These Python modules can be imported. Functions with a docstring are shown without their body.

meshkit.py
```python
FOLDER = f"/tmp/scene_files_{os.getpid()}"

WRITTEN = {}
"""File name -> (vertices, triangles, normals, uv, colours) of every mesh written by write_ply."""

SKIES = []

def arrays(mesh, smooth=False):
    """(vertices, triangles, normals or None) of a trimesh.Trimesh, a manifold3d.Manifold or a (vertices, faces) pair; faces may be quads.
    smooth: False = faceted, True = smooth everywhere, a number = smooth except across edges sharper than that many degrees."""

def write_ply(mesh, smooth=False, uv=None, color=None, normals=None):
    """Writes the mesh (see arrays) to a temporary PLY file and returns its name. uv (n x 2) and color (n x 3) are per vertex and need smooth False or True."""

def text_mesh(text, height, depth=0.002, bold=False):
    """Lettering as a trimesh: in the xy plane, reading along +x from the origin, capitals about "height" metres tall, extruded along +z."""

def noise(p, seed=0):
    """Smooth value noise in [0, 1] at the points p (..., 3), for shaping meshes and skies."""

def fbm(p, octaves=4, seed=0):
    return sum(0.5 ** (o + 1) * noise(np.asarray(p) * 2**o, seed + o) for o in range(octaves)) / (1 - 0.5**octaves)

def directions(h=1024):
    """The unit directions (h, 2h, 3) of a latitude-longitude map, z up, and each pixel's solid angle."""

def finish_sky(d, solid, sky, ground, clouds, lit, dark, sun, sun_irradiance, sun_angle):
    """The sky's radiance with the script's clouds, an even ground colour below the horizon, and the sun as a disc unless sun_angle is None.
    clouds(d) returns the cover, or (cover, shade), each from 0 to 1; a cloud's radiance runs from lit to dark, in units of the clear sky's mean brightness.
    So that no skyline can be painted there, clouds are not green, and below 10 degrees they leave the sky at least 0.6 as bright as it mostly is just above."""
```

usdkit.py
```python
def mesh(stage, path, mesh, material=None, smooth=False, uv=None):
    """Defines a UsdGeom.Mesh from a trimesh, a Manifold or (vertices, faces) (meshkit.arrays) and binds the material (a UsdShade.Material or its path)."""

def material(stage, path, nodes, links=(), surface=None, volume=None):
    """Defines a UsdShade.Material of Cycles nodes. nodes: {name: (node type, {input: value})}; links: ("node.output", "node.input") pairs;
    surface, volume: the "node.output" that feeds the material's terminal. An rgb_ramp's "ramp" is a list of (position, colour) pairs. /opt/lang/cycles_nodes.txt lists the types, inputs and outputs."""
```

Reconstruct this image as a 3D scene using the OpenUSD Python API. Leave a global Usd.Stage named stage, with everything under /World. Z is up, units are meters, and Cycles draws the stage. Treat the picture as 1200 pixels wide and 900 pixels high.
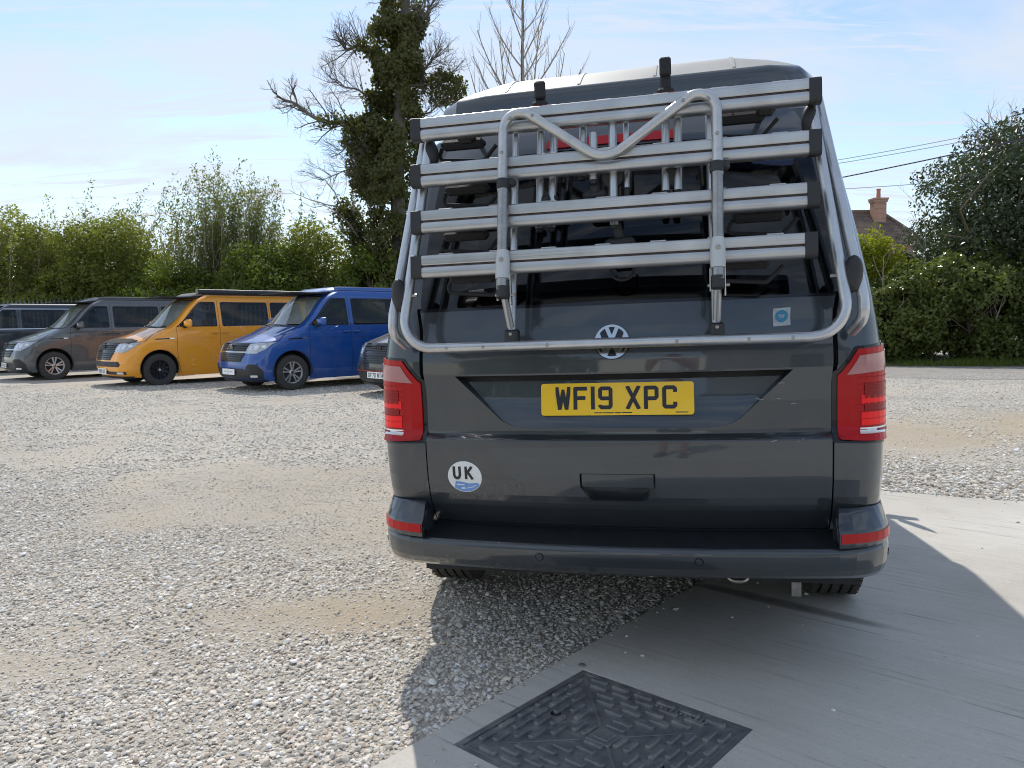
import math, random
import numpy as np, shapely, trimesh
import usdkit, meshkit
from shapely.geometry import Polygon, LineString, Point, box as sbox, MultiPolygon
from shapely.ops import unary_union
from shapely import affinity
from scipy.interpolate import PchipInterpolator
from pxr import Usd, UsdGeom, UsdShade, UsdLux, Sdf, Gf, Vt

random.seed(7)
RNG = np.random.default_rng(7)
stage = Usd.Stage.CreateInMemory()
UsdGeom.SetStageUpAxis(stage, 'Z'); UsdGeom.SetStageMetersPerUnit(stage, 1.0)
UsdGeom.Xform.Define(stage, '/World'); UsdGeom.Scope.Define(stage, '/World/Looks')

# ------------------------------------------------------------------ camera
CAM_H, CAM_PITCH, CAM_ROLL, FPX = 1.22, math.atan(72 / 900), math.radians(0.7), 900.0
_cp, _sp, _cr, _sr = math.cos(CAM_PITCH), math.sin(CAM_PITCH), math.cos(CAM_ROLL), math.sin(CAM_ROLL)
_rt, _up, CF = np.array([1., 0, 0]), np.array([0, _sp, _cp]), np.array([0, _cp, -_sp])
CR, CU, EYE = _rt * _cr - _up * _sr, _up * _cr + _rt * _sr, np.array([0, 0, CAM_H])
cam = UsdGeom.Camera.Define(stage, '/World/camera')
cm = Gf.Matrix4d(*[float(v) for row in ((*CR, 0), (*CU, 0), (*(-CF), 0), (*EYE, 1)) for v in row])
cam.AddTransformOp().Set(cm)
cam.CreateHorizontalApertureAttr(36.0); cam.CreateVerticalApertureAttr(27.0); cam.CreateFocalLengthAttr(27.0)
cam.CreateClippingRangeAttr(Gf.Vec2f(0.05, 3000.0)); cam.CreateFStopAttr(0.0)
EXPOSURE = 0.52
cam.CreateExposureAttr(EXPOSURE)

# ------------------------------------------------------------------ sky and sun
SUN_AZ, SUN_EL = math.radians(-13.5), math.radians(47.0)          # the sun stands ahead of the camera, a little to its left
SUN_DIR = np.array([math.sin(SUN_AZ) * math.cos(SUN_EL), math.cos(SUN_AZ) * math.cos(SUN_EL), math.sin(SUN_EL)])
SKY_STRENGTH, SUN_INTENSITY = 0.12, 0.68
usdkit.material(stage, '/World/Looks/sky_light', {
    'co': ('texture_coordinate', {}),
    'sep': ('separate_xyz', {}),
    'zc': ('math', {'math_type': 'maximum', 'value2': 0.03}),
    'zz': ('math', {'math_type': 'add', 'value2': 0.12}),
    'px': ('math', {'math_type': 'divide'}), 'py': ('math', {'math_type': 'divide'}),
    'pl': ('combine_xyz', {'z': 0.37}),
    'mp': ('mapping', {'scale': (0.55, 1.15, 1.0), 'rotation': (0, 0, 0.35), 'location': (3.1, 0.4, 0)}),
    'n1': ('noise_texture', {'scale': 1.15, 'detail': 7.0, 'roughness': 0.56, 'distortion': 0.55}),
    'mp2': ('mapping', {'scale': (0.35, 1.9, 1.0), 'rotation': (0, 0, 0.2), 'location': (1.1, 7.4, 0)}),
    'n2': ('noise_texture', {'scale': 3.0, 'detail': 8.0, 'roughness': 0.66, 'distortion': 1.2}),
    'r1': ('map_range', {'range_type': 'smoothstep', 'from_min': 0.43, 'from_max': 0.66, 'to_min': 0.0, 'to_max': 0.8, 'clamp': True}),
    'r2': ('map_range', {'range_type': 'smoothstep', 'from_min': 0.45, 'from_max': 0.64, 'to_min': 0.0, 'to_max': 0.8, 'clamp': True}),
    'hz': ('map_range', {'from_min': 0.0, 'from_max': 0.24, 'to_min': 0.34, 'to_max': 0.0, 'clamp': True}),
    's12': ('math', {'math_type': 'maximum'}), 'lo': ('map_range', {'range_type': 'smoothstep', 'from_min': 0.02, 'from_max': 0.13, 'to_min': 0.0, 'to_max': 1.0, 'clamp': True}), 'sl': ('math', {'math_type': 'multiply'}), 's3': ('math', {'math_type': 'add', 'use_clamp': True}),
    'sky': ('sky_texture', {'sky_type': 'single_scattering', 'sun_disc': False, 'sun_elevation': SUN_EL, 'sun_rotation': math.atan2(SUN_DIR[0], SUN_DIR[1]), 'altitude': 60.0, 'air_density': 1.0, 'aerosol_density': 0.25, 'ozone_density': 1.0}),
    'mx': ('mix_color', {'b': (4.5, 4.8, 5.2), 'use_clamp': False}),
    'bg': ('background_shader', {'strength': SKY_STRENGTH}),
}, [('co.generated', 'sep.vector'), ('sep.z', 'zc.value1'), ('zc.value', 'zz.value1'), ('sep.x', 'px.value1'), ('zz.value', 'px.value2'), ('sep.y', 'py.value1'), ('zz.value', 'py.value2'),
    ('px.value', 'pl.x'), ('py.value', 'pl.y'), ('pl.vector', 'mp.vector'), ('mp.vector', 'n1.vector'), ('pl.vector', 'mp2.vector'), ('mp2.vector', 'n2.vector'),
    ('n1.fac', 'r1.value'), ('n2.fac', 'r2.value'), ('sep.z', 'hz.value'), ('r1.result', 's12.value1'), ('r2.result', 's12.value2'), ('s12.value', 'sl.value1'), ('sep.z', 'lo.value'), ('lo.result', 'sl.value2'), ('sl.value', 's3.value1'), ('hz.result', 's3.value2'),
    ('sky.color', 'mx.a'), ('s3.value', 'mx.fac'), ('mx.result', 'bg.color')], surface='bg.background')
dome = UsdLux.DomeLight.Define(stage, '/World/sky')
UsdShade.MaterialBindingAPI.Apply(dome.GetPrim()).Bind(UsdShade.Material.Get(stage, '/World/Looks/sky_light'))
dome.GetPrim().SetCustomDataByKey('kind', 'structure')
sun = UsdLux.DistantLight.Define(stage, '/World/sun')
sun.CreateNormalizeAttr(True); sun.CreateIntensityAttr(SUN_INTENSITY); sun.CreateAngleAttr(0.53); sun.CreateColorAttr(Gf.Vec3f(1.0, 0.95, 0.88))
_sx = np.cross([0, 0, 1.0], SUN_DIR); _sx /= np.linalg.norm(_sx); _sy = np.cross(SUN_DIR, _sx)
sun.AddTransformOp().Set(Gf.Matrix4d(*[float(v) for row in ((*_sx, 0), (*_sy, 0), (*SUN_DIR, 0), (0, 0, 30, 1)) for v in row]))

# ------------------------------------------------------------------ scene helpers
USED = {}
def numbered(parent, name):
    k = (parent, name); n = USED.get(k, 0); USED[k] = n + 1
    return f'{parent}/{name}' if n == 0 else f'{parent}/{name}_{n:03d}'
def pathof(p): return '/World' if p is None else str(p.GetPath())
def tag(prim, label=None, cat=None, group=None, kind=None):
    for k, v in (('label', label), ('category', cat), ('group', group), ('kind', kind)):
        if v: prim.SetCustomDataByKey(k, v)
    return prim
def thing(name, label=None, cat=None, group=None, matrix=None, loc=None, rz=0.0, parent=None, kind=None):
    x = UsdGeom.Xform.Define(stage, numbered(pathof(parent), name))
    if matrix is not None: x.AddTransformOp().Set(matrix)
    elif loc is not None:
        x.AddTranslateOp().Set(Gf.Vec3d(*map(float, loc)))
        if rz: x.AddRotateZOp().Set(math.degrees(rz))
    return tag(x.GetPrim(), label, cat, group, kind)
def obj(name, mesh, material, parent=None, label=None, cat=None, group=None, kind=None, smooth=30):
    if isinstance(mesh, (list, tuple)) and len(mesh) and isinstance(mesh[0], trimesh.Trimesh): mesh = cat_(mesh)
    m = usdkit.mesh(stage, numbered(pathof(parent), name), mesh, material, smooth=smooth)
    return tag(m.GetPrim(), label, cat, group, kind)
def cat_(ms): return trimesh.util.concatenate([m for m in ms if m is not None])
def struct(name, mesh, m, smooth=30): return obj(name, mesh, m, kind='structure', smooth=smooth)

def tri(v, f): return trimesh.Trimesh(np.asarray(v, float), np.asarray(f, int), process=False)
def bx(c, s, bevel=0.0, rot=None):
    """A box by centre and size, with chamfered edges where asked for."""
    s = np.asarray(s, float)
    if bevel > 0:
        b = min(bevel, 0.45 * s.min()); h = s / 2; pts = []
        for sx in (-1, 1):
            for sy in (-1, 1):
                for sz in (-1, 1):
                    sg = np.array([sx, sy, sz])
                    for k in range(3):
                        q = h - b; q[k] = h[k]; pts.append(q * sg)
        m = trimesh.convex.convex_hull(np.array(pts))
    else: m = trimesh.creation.box(s)
    if rot is not None: m.apply_transform(rot)
    m.apply_translation(c); return m
def rotm(ang, axis, point=None): return trimesh.transformations.rotation_matrix(ang, axis, point)
def sweep(pts, r, sides=12, caps=True):
    """A round tube along a polyline; r one radius or one per point."""
    p = np.asarray(pts, float); n = len(p); r = np.broadcast_to(np.asarray(r, float), (n,))
    t = np.gradient(p, axis=0); t /= np.linalg.norm(t, axis=1, keepdims=True) + 1e-12
    a = np.cross(t[0], [0, 0, 1.] if abs(t[0][2]) < 0.9 else [1., 0, 0]); a /= np.linalg.norm(a)
    A = [a]
    for k in range(1, n):
        a = A[-1] - t[k] * (A[-1] @ t[k]); a /= np.linalg.norm(a) + 1e-12; A.append(a)
    A = np.array(A); B = np.cross(t, A); ang = np.arange(sides) * 2 * np.pi / sides
    v = (p[:, None] + r[:, None, None] * (np.cos(ang)[None, :, None] * A[:, None] + np.sin(ang)[None, :, None] * B[:, None])).reshape(-1, 3)
    k, j = np.meshgrid(np.arange(n - 1), np.arange(sides), indexing='ij'); j2 = (j + 1) % sides
    q = np.stack([k * sides + j, (k) * sides + j2, (k + 1) * sides + j2, (k + 1) * sides + j], -1).reshape(-1, 4)
    f = np.vstack([q[:, [0, 1, 2]], q[:, [0, 2, 3]]])
    if caps:
        v = np.vstack([v, p[0], p[-1]]); c0, c1 = len(v) - 2, len(v) - 1; jj = np.arange(sides); j2 = (jj + 1) % sides
        f = np.vstack([f, np.stack([np.full(sides, c0), j2, jj], 1), np.stack([np.full(sides, c1), (n - 1) * sides + jj, (n - 1) * sides + j2], 1)])
    return tri(v, f)
def fillet(pts, rad, seg=8):
    """A polyline with rounded corners; rad one radius or one per inner corner."""
    p = [np.asarray(q, float) for q in pts]; out = [p[0]]
    rad = [rad] * (len(p) - 2) if np.ndim(rad) == 0 else rad
    for k in range(1, len(p) - 1):
        a, b, c = p[k - 1], p[k], p[k + 1]; u = (a - b); w = (c - b); lu, lw = np.linalg.norm(u), np.linalg.norm(w); u /= lu; w /= lw
        th = math.acos(np.clip(u @ w, -1, 1)); d = min(rad[k - 1] / math.tan(th / 2), 0.49 * lu, 0.49 * lw); rr = d * math.tan(th / 2)
        bis = (u + w) / np.linalg.norm(u + w); cen = b + bis * rr / math.sin(th / 2)
        s, e = b + u * d - cen, b + w * d - cen; tot = math.acos(np.clip(s @ e / rr / rr, -1, 1))
        for i in range(seg + 1):
            t = i / seg; out.append(cen + (math.sin((1 - t) * tot) * s + math.sin(t * tot) * e) / math.sin(tot))
    out.append(p[-1]); return np.array(out)
def lathe(prof, n=40, axis='x'):
    """Turns (radius, along) pairs round the x axis (or z)."""
    prof = np.asarray(prof, float); ang = np.arange(n) * 2 * np.pi / n; m = len(prof)
    r, h = prof[:, 0][None], prof[:, 1][None]; c, s = np.cos(ang)[:, None], np.sin(ang)[:, None]; H = np.broadcast_to(h, (n, m))
    v = np.stack([H, r * c, r * s] if axis == 'x' else [r * c, r * s, H], -1).reshape(-1, 3)
    k, j = np.meshgrid(np.arange(n), np.arange(m - 1), indexing='ij'); k2 = (k + 1) % n
    q = np.stack([k * m + j, k2 * m + j, k2 * m + j + 1, k * m + j + 1], -1).reshape(-1, 4)
    return tri(v, np.vstack([q[:, [0, 1, 2]], q[:, [0, 2, 3]]]))
def prism(poly, depth, M=None):
    """Extrudes a shapely shape along +z; M a 4 x 4 matrix applied after."""
    out = [trimesh.creation.extrude_polygon(g, depth, engine='earcut') for g in getattr(poly, 'geoms', [poly]) if g.area > 1e-9]
    m = cat_(out)
    if M is not None: m.apply_transform(M)
    return m
def frame(origin, x, y):
    """4 x 4 matrix with the given x and y axes and z = x cross y."""
    x = np.asarray(x, float); x = x / np.linalg.norm(x); y = np.asarray(y, float); z = np.cross(x, y); z /= np.linalg.norm(z); y = np.cross(z, x)
    M = np.eye(4); M[:3, 0], M[:3, 1], M[:3, 2], M[:3, 3] = x, y, z, origin; return M
def rrect(w, h, r, cx=0.0, cy=0.0): return sbox(cx - w / 2 + r, cy - h / 2 + r, cx + w / 2 - r, cy + h / 2 - r).buffer(r, quad_segs=4)
def patch(poly, fmap, off=0.0, thick=0.01, du=0.05, dv=0.05, bu=(), bv=()):
    """A panel cut to a shape in the two coordinates of a curved surface: front face at "off" above the surface and a rim that goes "thick" down."""
    x0, y0, x1, y1 = poly.bounds
    gu = np.unique(np.round(np.concatenate([np.linspace(x0, x1, max(1, int(math.ceil((x1 - x0) / du))) + 1), [b for b in bu if x0 < b < x1]]), 7))
    gv = np.unique(np.round(np.concatenate([np.linspace(y0, y1, max(1, int(math.ceil((y1 - y0) / dv))) + 1), [b for b in bv if y0 < b < y1]]), 7))
    I, J = np.meshgrid(np.arange(len(gu) - 1), np.arange(len(gv) - 1), indexing='ij'); I, J = I.ravel(), J.ravel()
    cells = shapely.box(gu[I], gv[J], gu[I + 1], gv[J + 1]); shapely.prepare(poly)
    inside = shapely.contains(poly, cells) | shapely.covers(poly, cells); touch = shapely.intersects(poly, cells) & ~inside
    V, F, n = [], [], 0
    i, j = I[inside], J[inside]
    if len(i):
        q = np.stack([np.stack([gu[i], gv[j]], -1), np.stack([gu[i + 1], gv[j]], -1), np.stack([gu[i + 1], gv[j + 1]], -1), np.stack([gu[i], gv[j + 1]], -1)], 1).reshape(-1, 2)
        k = np.arange(len(i))[:, None] * 4; V.append(q); F.append(np.vstack([k + [0, 1, 2], k + [0, 2, 3]])); n += len(q)
    for g in shapely.intersection(cells[touch], poly):
        for pc in getattr(g, 'geoms', [g]):
            if pc.geom_type != 'Polygon' or pc.area < 1e-9: continue
            try: v, f = trimesh.creation.triangulate_polygon(pc, engine='earcut')
            except Exception: continue
            if len(f) == 0: continue
            V.append(np.asarray(v)); F.append(np.asarray(f) + n); n += len(v)
    V, F = np.vstack(V), np.vstack(F)
    key, first, inv = np.unique(np.round(V, 6), axis=0, return_index=True, return_inverse=True); inv = inv.ravel()
    V = V[first]; F = inv[F]; F = F[(F[:, 0] != F[:, 1]) & (F[:, 1] != F[:, 2]) & (F[:, 0] != F[:, 2])]
    P, N = fmap(V[:, 0], V[:, 1]); T = P + N * off
    fn = np.cross(T[F[:, 1]] - T[F[:, 0]], T[F[:, 2]] - T[F[:, 0]])
    flip = (fn * N[F[:, 0]]).sum(1) < 0; F[flip] = F[flip][:, ::-1]
    m = [tri(T, F)]
    if thick:
        e = np.vstack([F[:, [0, 1]], F[:, [1, 2]], F[:, [2, 0]]]); ks = np.sort(e, 1)
        _, idx, cnt = np.unique(ks, axis=0, return_index=True, return_counts=True); be = e[idx[cnt == 1]]
        B = P + N * (off - thick); k = len(be)
        v = np.vstack([T[be[:, 0]], T[be[:, 1]], B[be[:, 1]], B[be[:, 0]]]); a = np.arange(k)
        m.append(tri(v, np.vstack([np.stack([a, a + 3 * k, a + 2 * k], 1), np.stack([a, a + 2 * k, a + k], 1)])))
    return cat_(m)
def planar(origin, xdir, zdir):
    o, x, z = (np.asarray(q, float) for q in (origin, xdir, zdir)); nrm = np.cross(x, z); nrm /= np.linalg.norm(nrm)
    def f(a, b):
        P = o + np.asarray(a)[:, None] * x + np.asarray(b)[:, None] * z; return P, np.broadcast_to(nrm, P.shape)
    return f

# ------------------------------------------------------------------ materials
def mat(name, nodes, links=(), surface='p.BSDF', volume=None): return usdkit.material(stage, f'/World/Looks/{name}', nodes, links, surface, volume)
def plain(name, col, rough=0.5, metal=0.0, vary=0.12, scale=6.0, bump=0.0, bscale=80.0, **kw):
    """One base colour, mottled a little by noise, with a fine relief where asked for."""
    c = np.asarray(col, float)
    nodes = {'co': ('texture_coordinate', {}), 'n': ('noise_texture', {'scale': scale, 'detail': 5.0, 'roughness': 0.6}),
             'r': ('rgb_ramp', {'ramp': [(0.25, tuple(c * (1 - vary))), (0.75, tuple(np.minimum(c * (1 + vary), 1)))]}),
             'rr': ('map_range', {'from_min': 0.3, 'from_max': 0.7, 'to_min': max(rough * 0.85, 0.01), 'to_max': min(rough * 1.15, 1)}),
             'p': ('principled_bsdf', {'metallic': metal, **kw})}
    links = [('co.object', 'n.vector'), ('n.fac', 'r.fac'), ('n.fac', 'rr.value'), ('r.color', 'p.base_color'), ('rr.result', 'p.roughness')]
    if bump:
        nodes['n2'] = ('noise_texture', {'scale': bscale, 'detail': 3.0}); nodes['b'] = ('bump', {'strength': bump, 'distance': 0.004})
        links += [('co.object', 'n2.vector'), ('n2.fac', 'b.height'), ('b.normal', 'p.normal')]
    return mat(name, nodes, links)
def paint(name, col, metal=0.35, rough=0.38, dust=(0.30, 0.28, 0.25)):
    """Car paint under clear lacquer, with a thin film of dust in patches."""
    c = np.asarray(col, float)
    return mat(name, {'co': ('texture_coordinate', {}), 'fl': ('noise_texture', {'scale': 900.0, 'detail': 1.0}), 'd': ('noise_texture', {'scale': 1.7, 'detail': 7.0, 'roughness': 0.65}),
        'r': ('rgb_ramp', {'ramp': [(0.3, tuple(c * 0.85)), (0.7, tuple(c * 1.15))]}), 'dr': ('map_range', {'from_min': 0.45, 'from_max': 0.8, 'to_min': 0.0, 'to_max': 0.16, 'clamp': True}),
        'm': ('mix_color', {'b': dust}), 'cr': ('map_range', {'from_min': 0.4, 'from_max': 0.8, 'to_min': 0.015, 'to_max': 0.10, 'clamp': True}),
        'p': ('principled_bsdf', {'metallic': metal, 'roughness': rough, 'coat_weight': 1.0, 'coat_ior': 1.55})},
        [('co.object', 'fl.vector'), ('co.object', 'd.vector'), ('fl.fac', 'r.fac'), ('r.color', 'm.a'), ('d.fac', 'dr.value'), ('dr.result', 'm.fac'), ('m.result', 'p.base_color'), ('d.fac', 'cr.value'), ('cr.result', 'p.coat_roughness')])
def pane(name, tint, gloss=1.0):
    return mat(name, {'t': ('transparent_bsdf', {'color': tint}), 'g': ('glossy_bsdf', {'color': (gloss,) * 3, 'roughness': 0.0}), 'f': ('fresnel', {'IOR': 1.5}), 'm': ('mix_closure', {})},
               [('f.fac', 'm.fac'), ('t.BSDF', 'm.closure1'), ('g.BSDF', 'm.closure2')], 'm.closure')
def leafmat(name, dark, light, gloss=0.4, trans=0.4, tint=(1.12, 1.18, 0.62)):
    d, l = np.asarray(dark, float), np.asarray(light, float)
    return mat(name, {'g': ('geometry', {}), 'n': ('noise_texture', {'scale': 0.55, 'detail': 3.0}), 'a': ('math', {'math_type': 'multiply', 'value2': 0.55}), 'b': ('math', {'math_type': 'multiply', 'value2': 0.45}), 's': ('math', {'math_type': 'add'}),
        'r': ('rgb_ramp', {'ramp': [(0.12, tuple(d)), (0.55, tuple((d + l) / 2)), (0.92, tuple(l))]}), 'tc': ('mix_color', {'blend_type': 'multiply', 'fac': 1.0, 'b': tint, 'use_clamp': False}),
        'p': ('principled_bsdf', {'roughness': gloss}), 't': ('translucent_bsdf', {}), 'm': ('mix_closure', {'fac': trans})},
        [('g.position', 'n.vector'), ('g.random_per_island', 'a.value1'), ('n.fac', 'b.value1'), ('a.value', 's.value1'), ('b.value', 's.value2'), ('s.value', 'r.fac'), ('r.color', 'p.base_color'), ('r.color', 'tc.a'), ('tc.result', 't.color'), ('p.BSDF', 'm.closure1'), ('t.BSDF', 'm.closure2')], 'm.closure')
M = {}
M['paint_gunmetal'] = paint('paint_gunmetal', (0.034, 0.041, 0.048), metal=0.6, dust=(0.16, 0.15, 0.14))
M['paint_grey'] = paint('paint_grey', (0.075, 0.078, 0.082))
M['paint_orange'] = paint('paint_orange', (0.80, 0.31, 0.004), metal=0.05)
M['paint_blue'] = paint('paint_blue', (0.003, 0.058, 0.26), metal=0.2)
M['paint_black'] = paint('paint_black', (0.006, 0.007, 0.010), metal=0.1)
M['paint_navy'] = paint('paint_navy', (0.012, 0.016, 0.024), metal=0.2)
M['black_plastic'] = plain('black_plastic', (0.016, 0.017, 0.019), 0.55, bump=0.25, bscale=350)
M['pad_plastic'] = plain('pad_plastic', (0.014, 0.016, 0.019), 0.33)
M['gloss_black'] = plain('gloss_black', (0.006, 0.006, 0.008), 0.12)
M['rubber'] = plain('rubber', (0.040, 0.037, 0.033), 0.85, vary=0.35, scale=12, bump=0.3, bscale=120)
M['emblem_chrome'] = plain('emblem_chrome', (0.50, 0.51, 0.53), 0.12, 1.0, vary=0.05)
M['groove_dark'] = plain('groove_dark', (0.045, 0.032, 0.03), 0.7)
M['chrome'] = plain('chrome', (0.75, 0.76, 0.78), 0.08, 1.0, vary=0.03)
M['alloy'] = plain('alloy', (0.56, 0.56, 0.57), 0.3, 0.9, vary=0.06)
M['black_alloy'] = plain('black_alloy', (0.008, 0.008, 0.009), 0.25)
M['aluminium'] = mat('aluminium', {'co': ('texture_coordinate', {}), 'mp': ('mapping', {'scale': (2.0, 260.0, 260.0)}), 'n': ('noise_texture', {'scale': 1.0, 'detail': 4.0}), 'd': ('noise_texture', {'scale': 9.0, 'detail': 6.0}),
    'r': ('rgb_ramp', {'ramp': [(0.2, (0.36, 0.365, 0.37)), (0.55, (0.46, 0.465, 0.47)), (0.8, (0.53, 0.53, 0.53))]}), 'rr': ('map_range', {'from_min': 0.3, 'from_max': 0.7, 'to_min': 0.27, 'to_max': 0.42}),
    'p': ('principled_bsdf', {'metallic': 0.85})}, [('co.object', 'mp.vector'), ('mp.vector', 'n.vector'), ('co.object', 'd.vector'), ('d.fac', 'r.fac'), ('n.fac', 'rr.value'), ('r.color', 'p.base_color'), ('rr.result', 'p.roughness')])
M['dull_aluminium'] = plain('dull_aluminium', (0.50, 0.50, 0.49), 0.36, 0.85, vary=0.12, scale=20)
M['tube_aluminium'] = plain('tube_aluminium', (0.50, 0.51, 0.52), 0.30, 0.9, vary=0.10, scale=9)
M['steel'] = plain('steel', (0.34, 0.33, 0.31), 0.26, 0.95, vary=0.15, scale=30)
M['grey_plastic'] = plain('grey_plastic', (0.42, 0.44, 0.45), 0.45, vary=0.05)
M['red_plastic'] = plain('red_plastic', (0.26, 0.02, 0.015), 0.4)
M['lens_red'] = plain('lens_red', (0.36, 0.001, 0.004), 0.25, vary=0.05, specular_ior_level=0.35)
M['lens_dark'] = plain('lens_dark', (0.20, 0.001, 0.003), 0.25, vary=0.15, specular_ior_level=0.35)
M['lens_bright'] = plain('lens_bright', (0.85, 0.006, 0.010), 0.25, vary=0.06, specular_ior_level=0.35)
M['lens_clear'] = plain('lens_clear', (0.32, 0.13, 0.13), 0.3, vary=0.05, coat_weight=1.0, coat_roughness=0.02)
M['lens_white'] = plain('lens_white', (0.72, 0.70, 0.68), 0.15, 0.3, vary=0.1, coat_weight=1.0)
M['lamp_housing'] = plain('lamp_housing', (0.42, 0.44, 0.46), 0.15, 0.6, vary=0.25, scale=14, coat_weight=1.0, coat_roughness=0.02)
M['plate_yellow'] = plain('plate_yellow', (0.80, 0.50, 0.010), 0.35, vary=0.03, coat_weight=0.3)
M['plate_white'] = plain('plate_white', (0.78, 0.79, 0.78), 0.35, vary=0.03)
M['ink_black'] = plain('ink_black', (0.008, 0.010, 0.018), 0.4)
M['ink_grey'] = plain('ink_grey', (0.30, 0.30, 0.33), 0.5)
M['ink_blue'] = plain('ink_blue', (0.15, 0.27, 0.56), 0.5, vary=0.08, scale=40)
M['sticker_white'] = plain('sticker_white', (0.66, 0.68, 0.67), 0.4, vary=0.04)
M['sticker_silver'] = plain('sticker_silver', (0.36, 0.40, 0.41), 0.35, 0.2, vary=0.2, scale=60)
M['sticker_blue'] = plain('sticker_blue', (0.03, 0.20, 0.34), 0.4)
M['roof_cream'] = plain('roof_cream', (0.40, 0.385, 0.345), 0.5, vary=0.06, scale=3)
M['trim_dark'] = plain('trim_dark', (0.022, 0.023, 0.026), 0.8)
M['seat_fabric'] = plain('seat_fabric', (0.05, 0.05, 0.055), 0.9, bump=0.3)
M['blind_blue'] = plain('blind_blue', (0.02, 0.04, 0.10), 0.7)
M['canvas_black'] = plain('canvas_black', (0.012, 0.012, 0.013), 0.85, bump=0.4, bscale=200)
M['glass_dark'] = pane('glass_dark', (0.34, 0.37, 0.40))
M['glass_side'] = pane('glass_side', (0.50, 0.55, 0.54))
M['glass_screen'] = mat('glass_screen', {'co': ('texture_coordinate', {}), 'n': ('noise_texture', {'scale': 2.5, 'detail': 4.0}), 'dm': ('map_range', {'from_min': 0.35, 'from_max': 0.7, 'to_min': 0.16, 'to_max': 0.34, 'clamp': True}),
    't': ('transparent_bsdf', {'color': (0.55, 0.66, 0.61)}), 'g': ('glossy_bsdf', {'color': (1, 1, 1), 'roughness': 0.01}), 'f': ('fresnel', {'IOR': 1.75}), 'm': ('mix_closure', {}), 'd': ('diffuse_bsdf', {'color': (0.62, 0.66, 0.62)}), 'm2': ('mix_closure', {})},
    [('co.object', 'n.vector'), ('n.fac', 'dm.value'), ('f.fac', 'm.fac'), ('t.BSDF', 'm.closure1'), ('g.BSDF', 'm.closure2'), ('dm.result', 'm2.fac'), ('m.closure', 'm2.closure1'), ('d.BSDF', 'm2.closure2')], 'm2.closure')
M['strap'] = plain('strap', (0.010, 0.010, 0.012), 0.75, bump=0.4, bscale=300)
# ------------------------------------------------------------------ the camper vans: a surface P(u, z) round the whole body
# van coordinates: x to the driver's right, y forward (y = 0 at the rear number plate), z up
def pc(*zv): z, v = zip(*zv); return PchipInterpolator(z, v)
def ln(*zv):
    z, v = zip(*zv); return lambda q: np.interp(q, z, v)
B_W = pc((.2, .86), (.3, .885), (.45, .898), (.65, .904), (.9, .908), (1.1, .902), (1.25, .884), (1.43, .850), (1.75, .782), (1.9, .748), (1.93, .735))
B_XR = pc((.2, .70), (1.2, .70), (1.3, .715), (1.8, .665), (1.93, .63))
B_YR = ln((.2, .12), (.36, .07), (.49, .045), (.53, .015), (.57, -.012), (.62, -.032), (.68, -.045), (.75, -.051), (.812, -.053), (.8165, -.051), (.834, -.028), (.842, -.026), (.95, -.026), (1.03, -.034), (1.05, -.036), (1.10, -.034), (1.2, -.018), (1.285, .0), (1.55, .072), (1.83, .155), (1.93, .19))
B_RY = pc((.2, .22), (1.2, .22), (1.9, .20), (1.93, .19))
B_YF = pc((.2, 4.68), (.3, 4.78), (.5, 4.82), (.6, 4.81), (.75, 4.77), (.90, 4.70), (.945, 4.62), (1.0, 4.47), (1.06, 4.30), (1.13, 4.10), (1.20, 3.93), (1.245, 3.82), (1.86, 3.10), (1.93, 2.94))
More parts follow.
